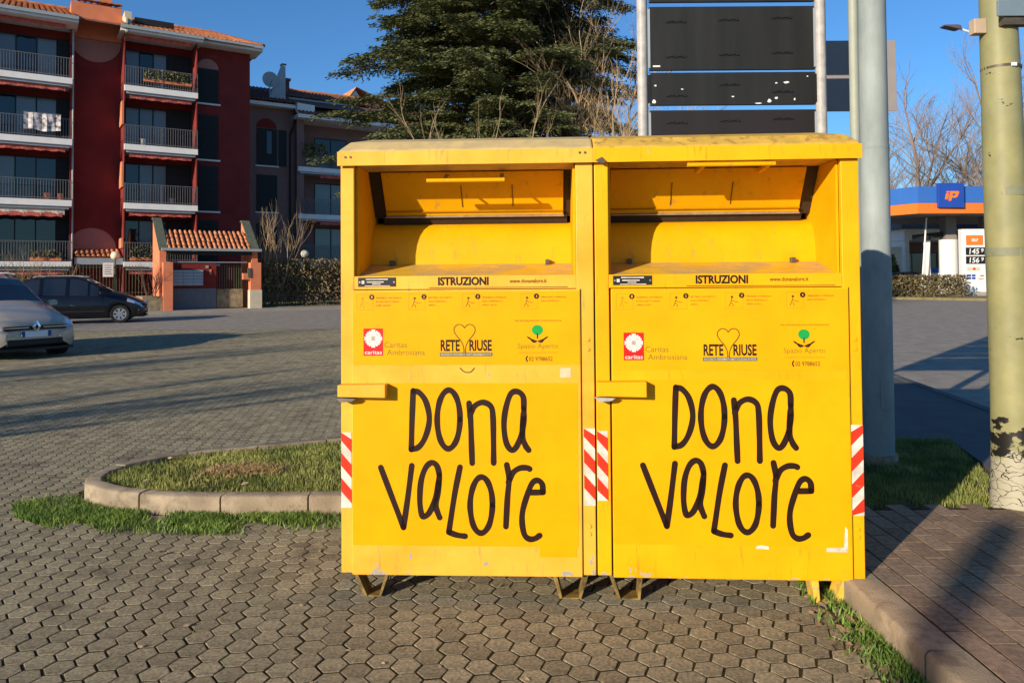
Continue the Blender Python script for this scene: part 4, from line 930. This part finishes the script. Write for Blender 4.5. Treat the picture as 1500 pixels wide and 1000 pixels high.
def globe_lamp(x, y, z, label):
    t = thing('globe_lamp', label, 'garden lamp', loc2w(x, y), BR)
    MB().tube([(0, 0, 0), (0, 0, z-.15)], .035, 8).build('post', K['fence'], t)
    m = MB(); n = 14; vs = []; fs = []
    for i in range(9):
        a = math.pi*i/8
        for k in range(n): vs.append((.2*math.sin(a)*math.cos(2*math.pi*k/n), .2*math.sin(a)*math.sin(2*math.pi*k/n), z-.2*math.cos(a)))
    for i in range(8):
        for k in range(n): fs.append((i*n+k, i*n+(k+1) % n, (i+1)*n+(k+1) % n, (i+1)*n+k))
    m.add(vs, fs).build('globe', K['globe'], t, smooth=True)
globe_lamp(1.78, -2.6, 2.62, 'opal globe lamp above the dark fence'); globe_lamp(10.35, -4.2, 2.75, 'opal globe lamp standing out of the brown hedge')
hg = thing('hedge', 'brown winter hedge right of the gatehouse', 'hedge', BA, BR)
leafcloud('foliage', (11.2, -4.4, 1.62), (3.3, .55, .85), 9000, .085, K['hedge'], parent=hg); leafcloud('undergrowth', (11.2, -4.5, .45), (3.3, .5, .42), 2600, .07, K['hedge'], parent=hg)
m = MB()
for i in range(60):
    x = 7.95+i*.11+random.uniform(-.04, .04); m.tube([(x, -4.4+random.uniform(-.3, .3), 0), (x+random.uniform(-.15, .15), -4.4+random.uniform(-.3, .3), 1.6)], [.02, .01], 4)
m.build('stems', K['bark_red'], hg)
m = MB(); m.prism([(-9, -7.2, -.1), (30, -7.2, -.1), (30, -2, -.1), (-9, -2, -.1)], (0, 0, .17)); q = m.build('pavement', K['concrete']); q.location = BA; q.rotation_euler = (0, 0, BR); tag(q, 'pale pavement in front of the estate fence', None, None, 'structure')
m = MB(); m.prism([(7.9, -5.4, -.1), (30, -5.4, -.1), (30, 4.2, -.1), (7.9, 4.2, -.1)], (0, 0, .21)); q = m.build('garden_ground', K['verge']); q.location = BA; q.rotation_euler = (0, 0, BR); tag(q, 'garden ground behind the hedge', None, None, 'structure')
# ------------------------------------------------------------------ cars (local +x = forward, origin on the ground under the middle)
def wheel(parent, x, y, r, wd, mat_rim='alloy'):
    s = 1 if y > 0 else -1; wh = bpy.data.objects.new('wheel', None); wh.location = (x, y, r); link(wh, parent)
    m = MB(); n = 28; vs = []; fs = []
    prof = [(.62*r, 0), (.80*r, .02), (.95*r, .018), (r, -.03), (r, -wd+.03), (.95*r, -wd), (.6*r, -wd)]
    for (rr, o) in prof:
        for k in range(n): a = 2*math.pi*k/n; vs.append((rr*math.cos(a), o*s, rr*math.sin(a)))
    for j in range(len(prof)-1):
        for k in range(n): fs.append((j*n+k, j*n+(k+1) % n, (j+1)*n+(k+1) % n, (j+1)*n+k))
    m.add(vs, fs).build('tyre', K['tyre'], wh, smooth=True)
    m = MB(); m.tube([(0, -.09*s, 0), (0, -.07*s, 0)], .64*r, 24)
    m.build('rim_well', K['black'], wh)
    m = MB()
    for k in range(7):
        a = 2*math.pi*k/7; c, sn = math.cos(a), math.sin(a); P = lambda rr, t_: (rr*c-t_*sn, .004*s, rr*sn+t_*c)
        m.prism([P(.10*r, -.10*r), P(.62*r, -.13*r), P(.62*r, .13*r), P(.10*r, .10*r)], (0, -.03*s, 0))
    m.tube([(0, .012*s, 0), (0, -.04*s, 0)], .17*r, 16)
    vs = []
    for (rr, o) in ((.66*r, .006), (.58*r, .002), (.58*r, -.04)):
        for k in range(n): a = 2*math.pi*k/n; vs.append((rr*math.cos(a), o*s, rr*math.sin(a)))
    m.add(vs, [(j*n+k, j*n+(k+1) % n, (j+1)*n+(k+1) % n, (j+1)*n+k) for j in range(2) for k in range(n)])
    m.build('rim', K[mat_rim], wh, smooth=False)
# station: x from the nose back, z_bottom, z_belt, half width, z_top, half width of the roof
ST = [(-.02,.34,.52,.52,.56,.40),(.03,.26,.56,.66,.66,.52),(.12,.21,.62,.77,.74,.60),(.30,.20,.70,.845,.83,.66),(.55,.20,.77,.875,.93,.69),(.85,.20,.84,.885,1.02,.70),(1.10,.20,.89,.89,1.08,.71),(1.35,.20,.91,.895,1.22,.68),(1.62,.20,.93,.90,1.38,.655),(1.90,.20,.945,.90,1.515,.635),(2.20,.20,.955,.90,1.585,.625),(2.6,.20,.965,.90,1.61,.62),(3.1,.20,.975,.895,1.605,.61),(3.55,.20,.99,.885,1.575,.595),(3.9,.21,1.0,.86,1.50,.575),(4.08,.24,1.01,.83,1.34,.57),(4.20,.28,1.0,.79,1.12,.58),(4.25,.34,.92,.74,.98,.55)]
def car(name, label, loc, heading, paint, L=4.25, H=1.61, front=True, grp=None, simple=False):
    t = thing(name, label, 'car', loc, heading, grp)
    sx, sz_ = L/4.27, H/1.61
    rings = []
    arch = (.78, 3.35); AR = .37
    xs = []
    for i in range(len(ST)-1):
        a, b = ST[i], ST[i+1]; k = max(1, int((b[0]-a[0])/.06))
        for j in range(k):
            f = j/k; xs.append(tuple(a[q]+(b[q]-a[q])*f for q in range(6)))
    xs.append(ST[-1])
    for (x, zb, zm, wm, zt, wt) in xs:
        za = zb
        for c in arch:
            if abs(x-c) < AR: za = max(za, .31+math.sqrt(AR*AR-(x-c)**2)-.03)
        zm2 = max(zm, za+.06)
        mid = (za+zm2)/2
        pts = [(wm*.95, za), (wm*1.0, za+(zm2-za)*.25), (wm*1.012, mid), (wm*.995, zm2-.03), (wm*.965, zm2), (wt+(wm-wt)*.13, zt-.075), (wt*.93, zt-.018), (wt*.5, zt+.010), (0, zt+.016)]
        rings.append([(L/2-x*sx, y, z*sz_) for y, z in pts])
    n = len(rings[0]); body = MB(); gl = {'windscreen': MB(), 'rear_window': MB(), 1: MB(), -1: MB(), 2: MB(), -2: MB(), 3: MB(), -3: MB()}
    for s in (1, -1):
        for i in range(len(rings)-1):
            xm = (xs[i][0]+xs[i+1][0])/2
            for j in range(n-1):
                q = [rings[i][j], rings[i+1][j], rings[i+1][j+1], rings[i][j+1]]
                q = [(p[0], p[1]*s, p[2]) for p in q]
                if s > 0: q = q[::-1]
                tgt = body
                if j == 4 and 1.50 < xm < 3.98 and not any(abs(xm-c) < .045 for c in (1.78, 2.46, 3.30)): tgt = gl[s]
                elif j >= 6 and 1.12 < xm < 1.93: tgt = gl['windscreen']
                elif j >= 6 and 3.98 < xm < 4.2: tgt = gl['rear_window']
                elif j in (3, 4, 5) and xm > 3.93: tgt = gl[3*s]
                elif j in (3, 4) and .05 < xm < .52: tgt = gl[2*s]
                tgt.add(q, [(0, 1, 2, 3)])
    bo = body.build('body', paint, t, smooth=True)
    me = bo.data; bm = bmesh.new(); bm.from_mesh(me); bmesh.ops.remove_doubles(bm, verts=bm.verts, dist=.0005)
    ends = [e for e in bm.edges if e.is_boundary and all(v.co.x > L/2-.05 for v in e.verts)]
    bmesh.ops.recalc_face_normals(bm, faces=bm.faces); bm.to_mesh(me); bm.free()
    for k_, mb in gl.items():
        if mb.f: mb.build(k_ if isinstance(k_, str) else {1: 'side_window', 2: 'headlight', 3: 'tail_light'}[abs(k_)], K['carglass' if isinstance(k_, str) or abs(k_) == 1 else ('lamp_glass' if abs(k_) == 2 else 'tail')], t, smooth=True)
    m = MB(); a = [(p[0], p[1], p[2]) for p in rings[0]]; b = [(p[0], -p[1], p[2]) for p in rings[0]][::-1]; m.poly(a+b[1:]); m.build('front_panel', paint, t); m = MB(); a = [(p[0], p[1], p[2]) for p in rings[-1]]; b = [(p[0], -p[1], p[2]) for p in rings[-1]][::-1]; m.poly((a+b[1:])[::-1]); m.build('rear_panel', paint, t)
    m = MB(); m.box(-L/2+.35, L/2-.35, -.80, .80, .17, .62); m.build('underbody', K['black'], t)
    for c in arch:
        for s in (1, -1): wheel(t, L/2-c*sx, .885*s, .31*sz_, .2)
    if simple: return t
    X = lambda x: L/2-x*sx
    # lamps, grille, badge, plate
    for s in (1, -1):
        mr = MB(); mr.prism([(X(1.42), .90*s, .98), (X(1.42), 1.09*s, 1.0), (X(1.42), 1.09*s, 1.12), (X(1.42), .92*s, 1.10)], (.11, 0, -.01)); mr.build('mirror', paint, t, bevel=.03)
        m = MB(); m.box(X(2.05), X(1.90), .905*s-.012, .905*s+.012, .84, .865); m.box(X(3.0), X(2.85), .905*s-.012, .905*s+.012, .86, .885); m.build('door_handle', paint, t)
        for xx in (1.35, 2.46, 3.28): B('door_seam', K['black'], t, X(xx)-.004, X(xx)+.004, .906*s-.004, .906*s+.004, .30, .92)
        B('sill_strip', K['black'], t, X(2.9), X(1.25), .912*s-.01, .912*s+.01, .40, .45)
    if front:
        B('upper_grille', K['black'], t, L/2-.03, L/2+.028, -.56, .56, .585, .665, bevel=.01)
        m = MB(); m.box(L/2+.024, L/2+.040, -.55, -.13, .625, .642); m.box(L/2+.024, L/2+.040, .13, .55, .625, .642); m.build('grille_bar', K['chrome'], t)
        m = MB(); o = .105; i_ = .055; z = .65
        outer = [(0, z+.125), (.078, z), (0, z-.125), (-.078, z)]; inner = [(0, z+.062), (.030, z), (0, z-.062), (-.030, z)]
        vs = [(L/2+.05, y, zz) for y, zz in outer]+[(L/2+.06, y, zz) for y, zz in inner]+[(L/2+.02, y, zz) for y, zz in outer]
        m.add(vs, [(k, (k+1) % 4, 4+(k+1) % 4, 4+k) for k in range(4)]+[(k, 8+k, 8+(k+1) % 4, (k+1) % 4) for k in range(4)]).build('badge', K['chrome'], t)
        B('lower_grille', K['black'], t, L/2-.06, L/2+.026, -.50, .50, .30, .42, bevel=.015)
        for s in (1, -1):
            m = MB(); m.prism([(X(-.0), .40*s, .30), (X(.20), .80*s, .30), (X(.20), .81*s, .42), (X(.0), .42*s, .42)], (.035, 0, 0)); fgm = m.build('fog_lamp_recess', K['black'], t)
            m = MB(); m.prism([(X(.0)+.03, .40*s, .43), (X(.22)+.03, .83*s, .43), (X(.22)+.03, .83*s, .46), (X(.0)+.03, .40*s, .46)], (.02, 0, 0)); m.prism([(X(.04)+.03, .48*s, .35), (X(.14)+.03, .68*s, .35), (X(.14)+.03, .68*s, .375), (X(.04)+.03, .48*s, .375)], (.02, 0, 0)); m.build('fog_lamp_trim', K['chrome'], fgm)
        pt = B('number_plate', K['plate_white'], t, L/2+.041, L/2+.052, -.26, .26, .455, .565); B('plate_band', K['plate_blue'], pt, L/2+.0525, L/2+.055, -.26, -.205, .456, .564); B('plate_band', K['plate_blue'], pt, L/2+.0525, L/2+.055, .205, .26, .456, .564)
        B('splitter', K['black'], t, L/2-.2, L/2+.02, -.70, .70, .20, .25)
    for s in (1, -1): MB().tube([(X(2.0), .58*s, 1.60*sz_), (X(2.3), .58*s, 1.635*sz_), (X(3.4), .56*s, 1.635*sz_), (X(3.6), .55*s, 1.58*sz_)], .016, 6).build('roof_rail', K['trimgrey'], t)
    return t
hd = math.atan2(-.53, .848)
fx, fy = -9.12, 14.35
car('car', 'silver beige people carrier nosing in from the left edge', (fx-math.cos(hd)*2.15, fy-math.sin(hd)*2.15, -.03), hd, K['silver'], 4.37, 1.66)
hd2 = math.atan2(.36, .933)
car('car', 'black people carrier parked before the fence, side on', (-14.1+.72*math.cos(hd2)-2.06*math.cos(hd2), 27.3+.72*math.sin(hd2)-2.06*math.sin(hd2), -.03), hd2, K['blackcar'], 4.1, 1.64)
# ------------------------------------------------------------------ trees
def cedar(loc, H, label):
    t = thing('cedar_tree', label, 'tree', loc)
    m = MB(); m.tube([(0, 0, 0), (.1, 0, H*.3), (0, .1, H*.65), (0, 0, H)], [.42, .33, .18, .03], 12)
    rg = random.Random(5); nd = []
    def env(z): 
        f = (z-3.2)/(H-3.2); return max(.3, 5.0*(1-max(0, f)**1.5)**.8*(.70 if z < 4.2 else 1))
    z = 3.4; lay = 0
    B0 = []
    while z < H-.4:
        n = 12 if z < H*.7 else 9; off = rg.uniform(0, 6.28)
        for k in range(n):
            a = off+2*math.pi*k/n+rg.uniform(-.35, .35); L = env(z)*rg.uniform(.66, 1.10); zz = z+rg.uniform(-.35, .35)
            rise = rg.uniform(.02, .22); droop = rg.uniform(.35, .80)
            pts = []
            for q in range(8):
                f = q/7; r = L*f; pts.append(Vector((math.cos(a)*r, math.sin(a)*r, zz+rise*r-droop*L*.34*f**2.4)))
            m.tube(pts, [max(.012, .09*(1-q/7.6)*L/5) for q in range(8)], 5, False)
            # flat sprays to both sides along the limb
            ns = int(10+L*7)
            for s in range(ns):
                f = .22+.78*(s+rg.random())/ns; i = min(6, int(f*7)); p = pts[i].lerp(pts[i+1], f*7-i)
                side = 1 if s % 2 else -1; aa = a+side*rg.uniform(.35, 1.15)*(1 if f < .93 else .3); sl = (.40+.62*(1-abs(f-.55)))*rg.uniform(.6, 1.15)*(.45+L/9)
                nd.append((p.x, p.y, p.z+rg.uniform(-.03, .06), aa, sl, rg.uniform(-.12, .10), rg.uniform(.25, .75)))
        z += .38+.05*rg.random(); lay += 1
    m.build('trunk', K['bark'], t, smooth=True)
    S = np.array(nd); n = len(S)
    per = 56
    fr = RNG.uniform(0, 1, (n, per)); sd = RNG.choice([-1, 1], (n, per)); sp = RNG.uniform(.0, .34, (n, per))*(1-.55*fr)
    d = np.stack([np.cos(S[:, 3]), np.sin(S[:, 3])], 1); e = np.stack([-d[:, 1], d[:, 0]], 1)
    rr = S[:, 4, None]*fr; lat = sd*sp*S[:, 4, None]*1.15
    bx = S[:, 0, None]+d[:, 0, None]*rr+e[:, 0, None]*lat; by = S[:, 1, None]+d[:, 1, None]*rr+e[:, 1, None]*lat
    bz = S[:, 2, None]+S[:, 5, None]*rr-S[:, 6, None]*rr**2*.55-np.abs(lat)*.28+RNG.normal(0, .022, (n, per))
    ang = S[:, 3, None]+sd*RNG.uniform(.2, 1.1, (n, per)); nl = RNG.uniform(.08, .17, (n, per)); wd = RNG.uniform(.012, .028, (n, per))
    tx, ty, tz = np.cos(ang)*nl, np.sin(ang)*nl, RNG.uniform(-.10, .05, (n, per))*nl*4-.02
    wx, wy = -np.sin(ang)*wd, np.cos(ang)*wd; wz = RNG.uniform(-1, 1, (n, per))*wd
    P = np.stack([bx, by, bz], -1); T = np.stack([tx, ty, tz], -1); W_ = np.stack([wx, wy, wz], -1)
    V = np.stack([P-W_*.6, P+T*.55-W_, P+T, P+T*.55+W_], 2).reshape(-1, 3)
    F = np.arange(n*per)[:, None]*4+np.array([[0, 1, 2, 3]])
    mobj('crown', fast_mesh('crown', V, F), K['needle'], t)
    return t
cedar((-.45, 24, 0), 19.5, 'huge dark cedar rising behind the bins')

def bare(name, loc, H, seed, label, mat, r0=.12, spread=.55, levels=5, fork=None, lean=(0, 0), kids=(3, 4), first=.3, upright=.3, cat='tree', grp=None, trunk=True):
    t = thing(name, label, cat, loc, 0, grp); rg = random.Random(seed); m = MB(); tw = MB()
    def grow(p, d, L, r, lev):
        seg = 4; pts = [p]; q = p; dd = d.copy()
        for i in range(seg):
            dd = (dd+Vector((rg.gauss(0, .13), rg.gauss(0, .13), rg.gauss(0, .08)+.05*upright))).normalized(); q = q+dd*L/seg; pts.append(q)
        r1 = r*.55
        (m if lev < 2 else tw).tube(pts, [r+(r1-r)*i/seg for i in range(seg+1)], 7 if lev == 0 else (5 if lev == 1 else 3), False)
        if lev >= levels: return
        nk = rg.randint(*kids)+(2 if lev == 0 else 0)+(1 if lev == 1 else 0)
        for k in range(nk):
            f = first+(1-first)*(k+rg.random())/nk if lev == 0 else rg.uniform(.25, 1)
            i = min(seg-1, int(f*seg)); pp = pts[i].lerp(pts[i+1], f*seg-i)
            a = rg.uniform(0, 6.28); o = Vector((math.cos(a), math.sin(a), 0)); nd = (dd*(1-spread*.6)+o*spread+Vector((0, 0, upright*.5))).normalized()
            grow(pp, nd, L*rg.uniform(.48, .72), r*rg.uniform(.40, .58)*(1-.25*f), lev+1)
        grow(pts[-1], dd, L*.62, r1, lev+1)
    d0 = Vector((lean[0], lean[1], 1)).normalized()
    if fork:
        for k in range(fork):
            a = 2*math.pi*k/fork+rg.uniform(-.3, .3); d = Vector((math.cos(a)*spread, math.sin(a)*spread, 1)).normalized(); grow(Vector((math.cos(a)*.05, math.sin(a)*.05, 0)), d, H*.42, r0*.7, 1 if levels > 3 else 0)
    else: grow(Vector((0, 0, 0)), d0, H*.45, r0, 0)
    if m.f: m.build('trunk', mat, t, smooth=True)
    tw.build('twigs', mat, t)
    return t
bare('bare_tree', (1.62, 20.5, 0), 9.6, 3, 'bare tan tree in front of the right half of the cedar', K['bark_tan'], .16, .5, 5, kids=(3, 4), first=.5)
bare('bare_tree', (-.55, 20, 0), 7.0, 8, 'slender bare tree in front of the middle of the cedar', K['bark_tan'], .09, .26, 5, fork=3, kids=(2, 3))
bare('bare_shrub', loc2w(8.8, -4.3), 5.6, 21, 'leafless upright shrub at the corner of the gatehouse', K['bark_tan'], .06, .22, 4, fork=7, kids=(2, 3), upright=.9, cat='shrub')
bare('bare_shrub', loc2w(-1.5, -3.6), 3.4, 24, 'twiggy leafless shrub against the dark fence at left', K['bark_tan'], .05, .5, 4, fork=6, kids=(2, 3), upright=.5, cat='shrub')
bare('climber', loc2w(3.0, -5.2), 2.6, 31, 'reddish bare climber by the gatehouse wall', K['bark_red'], .04, .15, 4, fork=6, kids=(2, 3), upright=1, cat='shrub')
# trees past the fuel station
for i, (px, Y, H, s, lab) in enumerate(((1338, 82, 23, 41, 'tall bare tree behind the left end of the station canopy'), (1375, 92, 22, 43, 'bare tree behind the station logo'), (1452, 80, 26, 47, 'tall bare tree behind the pale green pole'), (1412, 105, 22, 49, 'smaller bare tree between two taller ones past the station'), (1300, 100, 20, 53, 'bare tree close to the light pole in the distance'), (1510, 90, 20, 59, 'bare tree at the far right edge'), (1270, 88, 15, 58, 'bare tree half hidden by the light pole'))):
    bare('bare_tree', ((px-750)/1100*Y, Y, 0), H, s, lab, K['bark'], .38, .52, 5, kids=(3, 4), grp='bare trees past the fuel station', first=.25)
# trees left of and behind the viewer, whose shade lies across the car park
for i, (x, y, H, s, lab) in enumerate(((-16, -5.5, 7.5, 83, 'small bare tree nearest behind the viewer, left side'), (-19, -1.5, 8, 61, 'bare tree left of the viewer, shading the near paving'), (-25, -1, 9.5, 67, 'taller bare tree left of the viewer, shading the middle of the car park'), (-30, 5, 9.5, 71, 'far bare tree left of the viewer, shading the lane'), (-33, 0, 10.5, 75, 'bare tree behind and left of the viewer'))):
    bare('bare_tree', (x, y, 0), H, s, lab, K['bark'], .20, .5, 4, kids=(3, 4), grp='bare trees left of the viewer', first=.3)

# ------------------------------------------------------------------ fuel station
ST0 = (24.95, 46, 0)
fc = tag(B('forecourt', K['concrete'], None, 20, 70, 46.2, 75, -.2, .18), 'pale concrete forecourt of the fuel station', None, None, 'structure')
m = MB(); m.prism([(14, 50, -.1), (23, 44.5, -.1), (30, 37, -.1), (52, 28, -.1), (80, 28, -.1), (80, 52, -.1), (14, 60, -.1)], (0, 0, .21)); tag(m.build('verge', K['verge']), 'dry grass verge along the far side of the road', None, None, 'structure')
cn = thing('station_canopy', 'blue and orange fuel station canopy with a square logo panel', 'canopy', ST0)
front = Vector((1, -.02, 0)); 
# corner at origin; long front runs right, short side runs left and back
def fascia(a, b, z0a, z1a, name, zsplit, th=.15):
    d = Vector((b[0]-a[0], b[1]-a[1], 0)); n_ = Vector((d.y, -d.x, 0)).normalized()
    q = MB(); q.prism([(a[0], a[1], zsplit), (b[0], b[1], zsplit), (b[0], b[1], z1a), (a[0], a[1], z1a)], tuple(-n_*th)); q.build('fascia', K['blue'], cn)
    q = MB(); q.prism([(a[0]+n_.x*.02, a[1]+n_.y*.02, z0a), (b[0]+n_.x*.02, b[1]+n_.y*.02, z0a), (b[0]+n_.x*.02, b[1]+n_.y*.02, zsplit-.01), (a[0]+n_.x*.02, a[1]+n_.y*.02, zsplit-.01)], tuple(-n_*th)); q.build('fascia_stripe', K['orange'], cn)
fascia((0, 0), (16, .8), 5.18, 6.85, 'f', 5.82); fascia((-5.2, 9.5), (-.0, .0), 5.18, 6.85, 'f', 5.82)
MB().prism([(-.0, .2, 0), (15.9, .95, 0), (15, 12, 0), (-5.0, 9.6, 0)], (0, 0, .1)).build('soffit', K['soffit'], cn).location = (0, 0, 5.22)
MB().prism([(-.0, .2, 0), (15.9, .95, 0), (15, 12, 0), (-5.0, 9.6, 0)], (0, 0, .1)).build('roof_sheet', K['trimgrey'], cn).location = (0, 0, 6.7)
lgp = B('logo_panel', K['blue2'], cn, 1.15, 2.75, -.16, .02, 5.52, 7.02, bevel=.02)
def logo_ip(parent, cx, z, s, y):
    m = MB(); sk = .22
    def P(a, b): return (cx+(a+sk*b)*s, y, z+b*s)
    m.prism([P(-.42, -.30), P(-.20, -.30), P(-.20, .16), P(-.42, .16)], (0, -.03, 0)); m.prism([P(-.42, .22), P(-.2, .22), P(-.2, .34), P(-.42, .34)], (0, -.03, 0))
    m.prism([P(-.12, -.42), P(.08, -.42), P(.08, .34), P(-.12, .34)], (0, -.03, 0))
    m.prism([P(.08, .34), P(.50, .34), P(.58, .24), P(.50, -.10), P(.38, -.18), P(.08, -.18), P(.08, -.02), P(.30, -.02), P(.36, .14), P(.08, .14)], (0, -.03, 0))
    m.build('logo_letters', K['orange'], parent)
logo_ip(lgp, 1.93, 6.25, .78, -.165)
B('column', K['soffit'], cn, 3.4, 4.1, 3.0, 3.7, .18, 5.2); B('column', K['soffit'], cn, 6.2, 6.9, 3.4, 4.1, .18, 5.2); MB().tube([(3.75, 3.35, .18), (3.75, 3.35, 3.7)], .56, 20).build('column_cladding', K['white'], cn, smooth=True); B('column_cladding', K['white'], cn, 6.05, 7.05, 3.25, 4.25, .18, 4.2)
ki = thing('station_kiosk', 'low white station kiosk under a grey hipped roof', 'building', (30.0, 58, .18))
B('wall', K['white'], ki, .4, .7, 0, 6, 0, 3.9); B('wall', K['white'], ki, .3, 9.5, -.1, 6, 3.901, 4.75); B('back_wall', K['mauve'], ki, .71, 9.5, 5, 6, 0, 3.9); window(ki, 1.2, 4.2, .1, 3.0, 2.5, 3)
MB().add([(-.1,-.5,4.76),(10,-.5,4.76),(10,6.5,4.76),(-.1,6.5,4.76),(1.0,2,6.7),(9,2,6.7),(9,4.2,6.7),(1.0,4.2,6.7)], [(0,1,5,4),(1,2,6,5),(2,3,7,6),(3,0,4,7),(4,5,6,7),(3,2,1,0)]).build('roof', M('grey_brown_roof', (.16,.14,.115), .9, .15, 3), ki)
B('sign_band', K['blue2'], ki, 4.4, 6.2, -.3, -.2, 4.5, 5.1)
aw = thing('pump_canopy', 'dark flat awning over the pumps on white posts', 'canopy', (27.3, 50, .18))
MB().prism([(-.1, -.6, 3.5), (2.7, -.9, 3.9), (2.7, -.9, 4.2), (-.1, -.6, 3.95)], (0, 1.6, 0)).build('awning_sheet', K['shutter'], aw)
for x in (.12, 2.2): B('post', K['white'], aw, x, x+.28, -.3, 0, 0, 3.52)
for i, (x, lab) in enumerate(((28.9, 'white fuel pump nearest the station awning'), (30.3, 'second fuel pump, beside the price totem'))):
    pm = thing('fuel_pump', lab, 'fuel pump', (x, 51.5, .18), 0, 'pumps on the forecourt')
    B('cabinet', K['white'], pm, -.3, .3, -.22, .22, 0, 1.35, bevel=.03); B('display', K['black'], pm, -.22, .22, -.24, -.225, .95, 1.22); B('head', K['blue'], pm, -.32, .32, -.2, .2, 1.352, 1.7); MB().tube([(.31, 0, 1.2), (.48, -.05, .7), (.34, 0, .3)], .02, 6).build('hose', K['black'], pm)
to = thing('price_totem', 'white fuel price totem showing 1.459 and 1.569', 'sign', (28.87, 47, .2))
B('body', K['white'], to, -.80, .80, -.2, .2, .12, 4.05, bevel=.02); B('base', K['concrete'], to, -.95, .95, -.35, .35, -.1, .119)
op = B('header_board', K['orange'], to, -.55, .50, -.23, -.205, 3.05, 3.66); text('header_text', 'SELF', -.22, .18, 3.27, 3.45, -.235, K['white'], op, .03)
for z0, big, sm in ((2.43, '1,45', '9'), (1.88, '1,56', '9')):
    d_ = B('price_display', K['black'], to, -.58, .60, -.23, -.205, z0, z0+.47); text('price', big.replace(',', ''), -.38, .22, z0+.06, z0+.40, -.235, K['white'], d_, .02, .12); text('price_tenth', sm, .34, .50, z0+.16, z0+.40, -.235, K['white'], d_, .02, .12)
B('notice', K['cream'], to, -.52, .28, -.215, -.205, 1.45, 1.68); B('notice_mark', K['red_print'], to, -.16, .0, -.22, -.216, 1.5, 1.63)
for i in range(2):
    for j in range(2): B('card_mark', K['blue2'], to, -.5+i*.27, -.28+i*.27, -.215, -.205, .92+j*.17, 1.05+j*.17)
B('card_mark', K['ink_olive'], to, .28, .52, -.215, -.205, 1.10, 1.17); B('card_mark', K['orange'], to, .18, .5, -.215, -.205, .92, .98)
hr = thing('hedge', 'low clipped brown hedge in front of the fuel station', 'hedge', (23.75, 45.4, .1), R(-6))
leafcloud('foliage', (0, 0, .62), (3.45, .55, .68), 6000, .10, M('station_hedge', (.10,.075,.035), .8, .3, 2, (.15,.12,.05), rnd=.3), parent=hr)
fp_ = thing('flagpole', 'thin leaning white pole beside the hedge', 'pole', (26.4, 48.5, .1)); MB().tube([(0, 0, 0), (.42, 0, 5.0)], .05, 8).build('shaft', K['white'], fp_)
wb = thing('container', 'plain white container left of the kiosk', 'container', (27.75, 56, .1)); B('box', K['white'], wb, 0, 1.35, 0, 2.5, 0, 3.4, bevel=.03); B('door_leaf', K['trim'], wb, .2, 1.1, -.04, -.002, .1, 2.4)
ev = thing('conifer', 'small dark conifer beside the white container', 'tree', (27.3, 54, .1)); MB().tube([(0, 0, 0), (0, 0, 2.6)], [.12, .02], 8).build('trunk', K['bark'], ev)
P = RNG.uniform(0, 1, (2600, 2)); zz = .3+2.4*P[:, 0]; rr = .95*(1-P[:, 0])*np.sqrt(P[:, 1])+.05; aa = RNG.uniform(0, 6.28, 2600); C = np.stack([rr*np.cos(aa), rr*np.sin(aa), zz], 1)
a = RNG.normal(0, .09, (2600, 3)); b = RNG.normal(0, .05, (2600, 3)); mobj('crown', fast_mesh('crown', np.stack([C-a, C+b, C+a, C-b], 1).reshape(-1, 3), np.arange(2600)[:, None]*4+np.array([[0, 1, 2, 3]])), K['needle'], ev)
car('car', 'dark car parked left of the leaning white pole at the station', (27.9, 52.2, .18), R(10), K['darkcar'], 4.1, 1.45, False, 'cars at the fuel station', True); car('car', 'black car parked right of the leaning white pole at the station', (30.6, 54, .18), R(170), K['blackcar'], 4.2, 1.5, False, 'cars at the fuel station', True)
# far brown wood on the horizon
P = RNG.uniform(0, 1, (16000, 3)); x = 30+P[:, 0]*90; y = 118+P[:, 1]*12; z = (7+2*np.sin(x*.31)+1.5*np.sin(x*.9))*P[:, 2]**.8; C = np.stack([x, y, z], 1); a = RNG.normal(0, .28, C.shape); b = RNG.normal(0, .10, C.shape)
tag(mobj('far_wood', fast_mesh('far_wood', np.stack([C-a, C+b, C+a, C-b], 1).reshape(-1, 3), np.arange(len(C))[:, None]*4+np.array([[0, 1, 2, 3]])), K['hedge']), 'brown leafless wood on the horizon past the station', None, None, 'stuff')
# pale house showing past the cedar
hs = thing('house', 'pale gabled house glimpsed past the left side of the cedar', 'building', (-13.2, 62, 0), R(33))
B('wall', K['cream'], hs, -1, 8, 0, 8, 0, 15.2); MB().prism([(-1, -.01, 15.2), (1.6, -.01, 15.2), (.3, -.01, 17.1)], (0, 8, 0)).build('gable_wall', K['trim'], hs)
MB().add([(-1.4, -.3, 14.9), (.3, -.3, 17.3), (.3, 8.3, 17.3), (-1.4, 8.3, 14.9), (8.5, -.3, 14.4), (8.5, 8.3, 14.4)], [(0, 1, 2, 3), (1, 4, 5, 2)]).build('roof', K['tile'], hs)
window(hs, 2, 3.4, 11.5, 13, -.03, 2); window(hs, 4.5, 5.9, 11.5, 13, -.03, 2)
